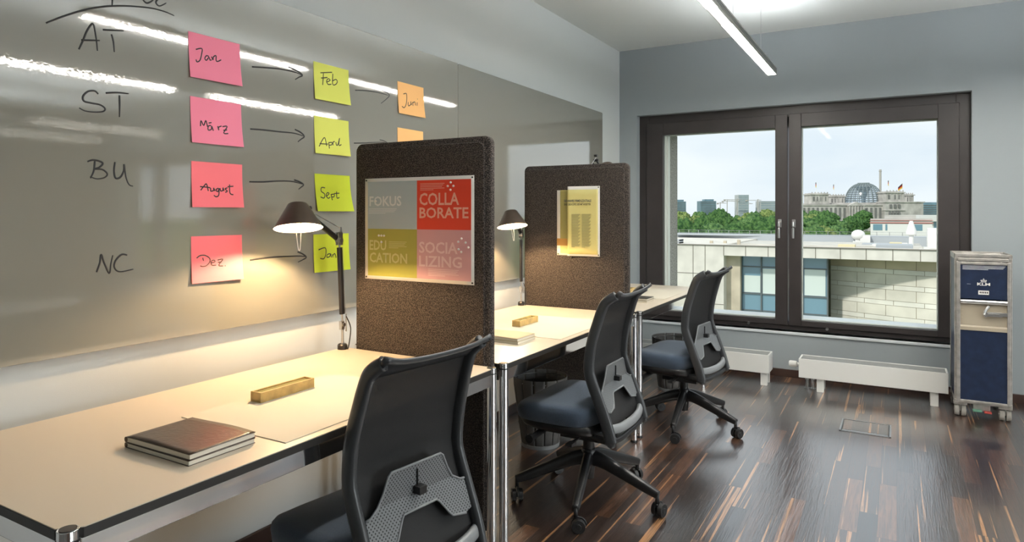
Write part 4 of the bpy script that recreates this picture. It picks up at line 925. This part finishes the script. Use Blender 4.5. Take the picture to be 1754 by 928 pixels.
def roof_box(x0, x1, y0, y1, h, name, m, label, cat, grp='plant boxes on the flat roof opposite'):
    o = MB().box(x0, x1, y0, y1, PT - .5, PT - .5 + h).build(name, m, bevel=.03); top(o, ((x0 + x1) / 2, (y0 + y1) / 2, PT - .5)); tag(o, label, cat, grp)
b = MB()
for k in range(4): b.box(-22.2, -18.6, FY + 1.0, FY + 2.2, PT - .48 + .24 * k, PT - .36 + .24 * k)
b.box(-22.2, -22.1, FY + 1.0, FY + 2.2, PT - .5, PT + .40); b.box(-18.7, -18.6, FY + 1.0, FY + 2.2, PT - .5, PT + .40)
o = b.build('roof_vent', M['roofgrey']); top(o, (-20.4, FY + 1.6, PT - .5)); tag(o, 'grey louvred vent box at the left end of the roof opposite', 'roof vent')
roof_box(-30.4, -29.0, FY + 24.5, FY + 26, 1.5, 'roof_box', M['tealp'], 'small pale green plant box by the railing of the roof opposite', 'roof box')
roof_box(-16.2, -15.9, FY + 3, FY + 3.3, .75, 'roof_post', M['stone2'], 'leftmost short post on the roof opposite', 'roof post', 'short posts on the roof opposite')
roof_box(-15.0, -14.7, FY + 3.6, FY + 3.9, .75, 'roof_post', M['stone2'], 'middle short post on the roof opposite', 'roof post', 'short posts on the roof opposite')
roof_box(-13.8, -13.5, FY + 4.2, FY + 4.5, .85, 'roof_post', M['stone2'], 'rightmost short post on the roof opposite', 'roof post', 'short posts on the roof opposite')
roof_box(-1.6, 1.2, FY + 2.2, FY + 5, .75, 'roof_box', M['roofgrey'], 'flat grey plant box at the right of the roof opposite', 'roof box')
roof_box(-4.7, -3.3, FY + 3.5, FY + 5, .62, 'tarpaulin_stack', M['ochre'], 'low ochre stack of material on the roof opposite', 'material stack')
roof_box(-.6, .4, FY + 6, FY + 7.2, .80, 'pallet', M['ochre'], 'yellow pallet load beside the white vent cowl', 'pallet')
def cowl(x, y, r, h, name, label):
    b = MB(); b.lathe([(0, 0), (r * .45, 0), (r * .45, h * .5), (r, h * .52), (r, h * .62), (r * .3, h), (0, h)], 20); o = b.build(name, M['whiteout'], smooth=True, local=True); o.location = (x, y, PT - .5); tag(o, label, 'roof vent', 'white vents on the roof opposite')
cowl(1.2, FY + 10.5, .46, 2.75, 'vent_cowl', 'white cone-topped vent cowl at the right of the roof opposite')
b = MB(); b.sphere((0, 0, 1.15), .68, 20, sc_=(1, .9, .85)); b.cyl((0, 0, 0), (0, 0, .7), .30); b.box(.2, 1.15, -.4, .5, .3, 1.15); b.box(-.5, .4, -.3, .3, .1, .5); o = b.build('roof_fan', M['whiteout'], smooth=True, local=True); o.location = (-3.6, FY + 16, PT - .5); tag(o, 'white rounded roof fan left of the cone vent', 'roof fan', 'white vents on the roof opposite')
b = MB(); b.sphere((0, 0, 1.3), 1.3, 24, sc_=(1, .35, 1)); b.cyl((0, 0, 0), (0, 0, .9), .15); o = b.build('satellite_dish', M['tealp'], smooth=True, local=True); o.location = (5.2, FY + 10.5, PT - .5); tag(o, 'pale satellite dish at the right-hand window edge on the roof opposite', 'satellite dish')
roof_box(2.6, 4.4, FY + 13, FY + 15, 2.0, 'vent_housing', M['whiteout'], 'white vent housing with grey louvre on the roof opposite', 'roof box')
roof_box(-3.0, -.6, FY + 9.5, FY + 12, .5, 'skylight', M['roofgrey'], 'low grey skylight on the roof opposite, in front of the round fan', 'skylight')
b = MB()
random.seed(4)
for k in range(16):
    xx = random.uniform(-2.5, 6.5); yy = FY + random.uniform(1.5, 13); b.box(xx, xx + random.uniform(.2, .7), yy, yy + .5, PT - .5, PT - .5 + random.uniform(.2, .75))
o = b.build('roof_clutter', M['whiteout']); top(o, (2, FY + 7, PT - .5)); tag(o, 'jumble of small white pipes and units at the right of the roof opposite', 'roof clutter', kind='stuff')

# --- low building with red bands
t = ext_root('low_building', 90.5, 156, 'low pale building with red bands behind the flat roof', 'building'); t.rotation_euler.z = rad(3)
D0 = -GZ
b = MB(); b.box(-5.9, 6.3, -4, -1, 0, D0 + .1); b.box(-3, 3.2, -3.4, -1.5, D0, D0 + .9); b.build('wall', M['sandstone'], t, local=True)
b = MB(); b.box(-6.1, 6.5, -4.2, -4, D0 - .95, D0 - .78); b.box(-6.1, 6.5, -4.2, -4, D0 - .35, D0 - .28); b.build('red_band', M['redband'], t, local=True)
for k, (a, c) in enumerate(((-5.4, -3.5), (2.2, 4.4), (-2.9, -2.5))):
    MB().box(a, c, -4.1, -4.02, D0 - 2.6, D0 - 1.2).build('window', M['teal'], t, local=True)
b = MB(); b.box(-5.9, 6.3, -4.05, -4, 0, D0 - 1.1); b.build('lower_wall', M['whiteout'], t, local=True)
t = ext_root('glass_pavilion', 104, 160, 'white-roofed glazed building at the right edge of the view', 'building')
b = MB(); b.box(-8, 12, -3, 10, D0 - .6, D0 + .9); b.build('roof', M['whiteout'], t, local=True); MB().box(-7.6, 11, -2, 9, 0, D0 - .6).build('glazed_wall', M['teal'], t, local=True)
b = MB()
for k in range(7): b.box(-7.5 + k * 3, -7.2 + k * 3, -2.2, -1.9, 0, D0 - .6)
b.build('column', M['whiteout'], t, local=True)
for k, (rr_, dd, h, lb) in enumerate(((77.5, 118, 3.4, 'thin white mast in front of the low red-banded building'), (84.0, 118, 6.0, 'taller thin white mast right of the dome view'), (96.0, 118, 5.5, 'thin white mast at the right-hand window edge'))):
    x, y = site(rr_, dd); b = MB(); b.cyl((0, 0, 0), (0, 0, -GZ - 5.5 + h), .09, seg=8); b.cyl((0, 0, 0), (0, 0, 1.2), .3, seg=10); o = b.build('mast', M['whiteout'], local=True); o.location = (x, y, GZ); tag(o, lb, 'mast', 'thin masts beyond the flat roof')

# --- the domed parliament-like hall far off
R0, D_ = 418.0, 800.0
t = ext_root('domed_building', R0, D_, 'grey sandstone building with corner towers and a glass dome on the skyline', 'building')
def H(z): return z - GZ       # height above street from height above eye level datum
b = MB(); b.box(-75, 69, -8, 60, 0, H(10.5)); b.box(-76, 70, -9, 61, H(10.5), H(12)); b.box(-30, 40, 10, 50, H(12), H(14.2)); b.build('main_block', M['sandstone'], t, local=True)
b = MB()
for k in range(22): xx = -72 + k * 5.3; b.box(xx, xx + 2.2, -8.6, -7.9, H(-6), H(8))
b.build('tall_window_recess', M['sanddark'], t, local=True)
def tower(x0, x1, y0, y1, zt, lb, nwin):
    tw = MB(); tw.box(x0, x1, y0, y1, 0, H(zt - 2.2)); tw.box(x0 - 1.2, x1 + 1.2, y0 - 1.2, y1 + 1.2, H(zt - 2.2), H(zt - 1)); tw.box(x0 + .4, x1 - .4, y0 + .4, y1 - .4, H(zt - 1), H(zt))
    tw.box(x0 - .8, x1 + .8, y0 - .8, y1 + .8, H(zt - 13), H(zt - 12))
    for k in range(6): xx = x0 + .5 + (x1 - x0 - 2) * k / 5; tw.box(xx, xx + .9, y0 - .5, y0 + .3, H(zt - 12), H(zt - 2.2)); tw.box(xx, xx + .9, y0, y0 + 1, H(zt), H(zt + 1.2))
    o = tw.build('corner_tower', M['sandstone'], t, local=True)
    w = MB()
    for k in range(nwin): xx = x0 + 1.8 + (x1 - x0 - 2.4) * k / nwin; w.box(xx, xx + (x1 - x0) / nwin * .42, y0 - .25, y0 - .05, H(zt - 9.5), H(zt - 4.5))
    w.build('tower_window', M['sanddark'], o, local=True); return o
tower(-61.4, -41, -6, 14, 25.5, '', 4); tower(-27, -8.5, 20, 36, 23.8, '', 4)
tower(24.5, 45.5, -12, 8, 27.5, '', 3); tower(61, 76, 20, 36, 25.3, '', 3)
b = MB(); b.box(22, 67, -14, 30, 0, H(14)); b.box(21, 68.5, -15, 31, H(14), H(15.2)); b.box(21.5, 45, -15, 0, H(4.5), H(5.5)); b.build('side_wing', M['sandstone'], t, local=True)
b = MB()
for k in range(4): b.prism([(26 + 3.6 * k, 0), (28.4 + 3.6 * k, 0), (28.4 + 3.6 * k, 4), (27.2 + 3.6 * k, 5.6), (26 + 3.6 * k, 4)], lambda u, v, tt: (u, tt, H(-1.5) + v), -15.4, -14)
for k in range(3): b.box(27 + 5 * k, 29.4 + 5 * k, -15.2, -14.0, H(7.5), H(12))
b.build('arched_window', M['sanddark'], t, local=True)
b = MB(); b.prism([(-21, 0), (-1, 0), (-11, 4.8)], lambda u, v, tt: (u, tt, H(10.2) + v), -13, -6); b.box(-20.5, -1.5, -12, -8, 0, H(10.2))
b.build('portico', M['sandstone'], t, local=True)
b = MB()
for k in range(6): b.cyl((-19.5 + 3.4 * k, -13, 0), (-19.5 + 3.4 * k, -13, H(9.5)), .8, seg=10)
b.build('column', M['sandstone'], t, local=True)
DR, DH, DB = 21.0, 24.5, 14.2
Mx = Matrix.Translation((17, 25, H(DB)))
prof = [(DR * math.cos(a) ** .82, DH * math.sin(a)) for a in [PI / 2 * k / 14 for k in range(13)]]
b = MB(); b.lathe(prof, 48, Mx); b.build('dome_glass', M['domeglass'], t, smooth='all', local=True)
b = MB()
for k in range(24):
    a = 2 * PI * k / 24; b.tube([(17 + r * math.cos(a), 25 + r * math.sin(a), H(DB) + z) for r, z in prof], .36, 6)
for r, z in prof[::1]: b.tube([(17 + r * math.cos(2 * PI * k / 48), 25 + r * math.sin(2 * PI * k / 48), H(DB) + z) for k in range(49)], .30, 6)
r, z = prof[-1]; b.lathe([(r + .6, z - .3), (r + .6, z + .9), (0, z + .9)], 32, Mx); b.build('dome_rib', M['domerib'], t, local=True)
b = MB(); b.lathe([(2.2, 0), (2.6, 6), (5, 13), (8.8, 19), (9.2, 20), (0, 20)], 28, Mx); b.build('mirror_funnel', M['mirror'], t, local=True)
b = MB(); b.box(-5, 39, 4, 46, H(11.8), H(14.2)); b.build('dome_base', M['sandstone'], t, local=True)
b = MB(); b.cyl((46, 40, 0), (46, 40, H(56.5)), 1.45, 1.3, seg=16); b.cyl((46, 40, H(54)), (46, 40, H(54.8)), 1.7, seg=16); o = b.build('chimney', M['cranem'], t, smooth=True, local=True)
flagm = [mat('flag_black', (.02, .02, .02), .8), mat('flag_red', (.5, .03, .02), .8), mat('flag_gold', (.75, .5, .05), .8)]
for k, (x, y, zt, zf) in enumerate(((-51, 4, 39, 25), (-18, 28, 37.5, 23), (33, -2, 41, 27), (67, 28, 39, 25))):
    b = MB(); b.cyl((x, y, H(zf)), (x, y, H(zt)), .28, seg=8); p = b.build('flag_pole', M['whiteout'], t, local=True)
    if k != 3:
        for q in range(3): f = MB(); f.box(x - .1 - .9, x - .1, y - .1, y + .1, H(zt - 6.5 + 2 * q), H(zt - 4.5 + 2 * q)); f.build('flag', flagm[2 - q], p, local=True)
    else:
        for q in range(3): f = MB(); f.prism([(-5.5, -5.5 - 1.5 * q), (0, -.3 - 2.0 * q), (0, -2.3 - 2.0 * q), (-5.5, -7.0 - 1.5 * q)], lambda u, v, tt: (x + u, tt, H(zt) + v), y - .1, y + .1); f.build('flag', flagm[q], p, local=True)
t = ext_root('yellow_crane', 505, 850, 'thin yellow crane mast right of the domed building', 'crane')
b = MB(); b.box(-1.1, 1.1, -1, 1, 0, H(23)); b.build('mast', M['yellow'], t, local=True); b = MB(); b.box(-1.8, 1.8, -1.5, 1.5, H(16), H(19)); b.build('cab', M['yellow'], t, local=True)

def far_block(r, d, w, dep, zt, m, label, roof=0, grp='far buildings on the skyline'):
    t = ext_root('tower_block', r, d, label, 'building', grp)
    MB().box(-w / 2, w / 2, 0, dep, 0, H(zt)).build('wall', m, t, local=True)
    b = MB()
    for k in range(int((zt + 8) / 3.6)): b.box(-w / 2 + 1, w / 2 - 1, -.3, 0, H(zt - 3 - 3.6 * k), H(zt - 1.6 - 3.6 * k))
    b.build('window_band', M['mullion'] if m is not M['far_wall'] else M['far_glass'], t, local=True)
    if roof: MB().box(-w * .2, w * .38, 4, dep - 4, H(zt), H(zt + roof)).build('roof_house', m, t, local=True)
    return t
far_block(375, 1500, 33, 30, 28, M['far_glass'], 'far green glass tower block at the left window edge', 4)
far_block(442, 1500, 35, 30, 29, M['far_glass'], 'far green glass tower block, second from the left', 4)
far_block(521, 1500, 24, 24, 43, M['far_wall'], 'tall slim grey tower block on the skyline', 0)
far_block(576, 1500, 34, 30, 29, M['far_wall'], 'wide pale office block left of the window centre', 0)
far_block(700, 1120, 60, 40, 17, M['far_glass'], 'distant blue glass building right of the domed building', 3)
far_block(655, 1500, 60, 40, 14, M['far_wall'], 'low distant pale block behind the window centre post', 0)
def crane(r, d, zt, jib0, jib1, label):
    t = ext_root('tower_crane', r, d, label, 'crane', 'cranes on the skyline')
    MB().box(-.7, .7, -.7, .7, 0, H(zt)).build('mast', M['cranem'], t, local=True)
    b = MB(); b.box(jib0, jib1, -.6, .6, H(zt - 3), H(zt - 1.8)); b.box(jib0, jib0 + 4, -1, 1, H(zt - 5), H(zt - 2)); b.cyl((0, 0, H(zt)), (jib1 * .7, 0, H(zt - 2)), .25, seg=6); b.build('jib', M['cranem'], t, local=True)
crane(484, 1500, 31, -12, 28, 'tower crane left of the slim tower block'); crane(500, 1480, 34, -30, 9, 'tower crane nearest the slim tower block'); crane(553, 1500, 33, -28, 8, 'tower crane between slim tower and office block'); crane(478, 1530, 27, -8, 14, 'small tower crane low on the skyline'); crane(546, 1540, 26, -10, 10, 'small tower crane before the office block')

# --- park trees
def tree_proto(seed, m, name='park_tree'):
    random.seed(seed); t = empty(name)
    b = MB()
    bmesh.ops.create_icosphere(b.bm, subdivisions=5, radius=1)
    off = Vector((seed * 7.3, seed * 3.1, 0))
    for v in b.bm.verts:
        d = v.co.normalized()
        n1 = noise.noise(d * 2.0 + off); c2 = 0
        n2 = abs(noise.noise(d * 5.5 + off)); n3 = noise.noise(d * 16 + off); n4 = noise.noise(d * 34 + off)
        s = 1 + .30 * n1 + .34 * (.5 - n2) + .16 * n3 + .10 * n4
        v.co = Vector((d.x * 5.6, d.y * 5.6, d.z * 5.4 * (1 if d.z > 0 else .8))) * s + Vector((0, 0, 12.6))
    b.build('crown', m, t, smooth='all', local=True)
    b = MB(); b.tube([(0, 0, 0), (.1, 0, 4), (-.1, .1, 9), (0, 0, 13)], [.45, .36, .28, .12], 10); b.build('trunk', M['bark'], t, smooth=True, local=True)
    return t
protos = [tree_proto(s + 1, M['leaf'][s % 3]) for s in range(5)]
random.seed(11); used = [False] * 5; spots = []
for row, (d, r0, r1, sp) in enumerate(((165, 40, 84, 8.0), (190, 46, 96, 8.6), (225, 54, 114, 9.6), (270, 66, 138, 11), (330, 80, 170, 12.5), (410, 100, 210, 15), (520, 126, 275, 18))):
    r = r0 + random.uniform(0, 3)
    while r < r1: spots.append((r + random.uniform(-1.2, 1.2), d + random.uniform(-9, 9), row)); r += sp * random.uniform(.85, 1.15)
kinds = ['dark green', 'mid green', 'light green', 'dense dark green', 'bushy mid green']
zone = ['in the row nearest the flat roof', 'in the second row of the park', 'in the third row of the park', 'halfway into the park', 'deep in the park', 'in the distant part of the park', 'at the far edge of the park']
for r, d, row in spots:
    k = random.randrange(5); o = protos[k] if not used[k] else copy_tree(protos[k]); used[k] = True
    x, y = site(r, d); o.location = (x, y, GZ); s = random.uniform(.84, 1.08) * (1 + .05 * row - (.10 if row == 0 else 0)) ; o.scale = (s * .86, s * .86, s * .93); o.rotation_euler.z = random.uniform(0, 6.28)
    right = r / d > .40
    tag(o, kinds[k] + ' park tree ' + zone[row] + (', below the dome' if right else ', below the towers'), 'tree', 'park trees, ' + kinds[k] + ' ' + zone[row] + (' right' if right else ' left'))
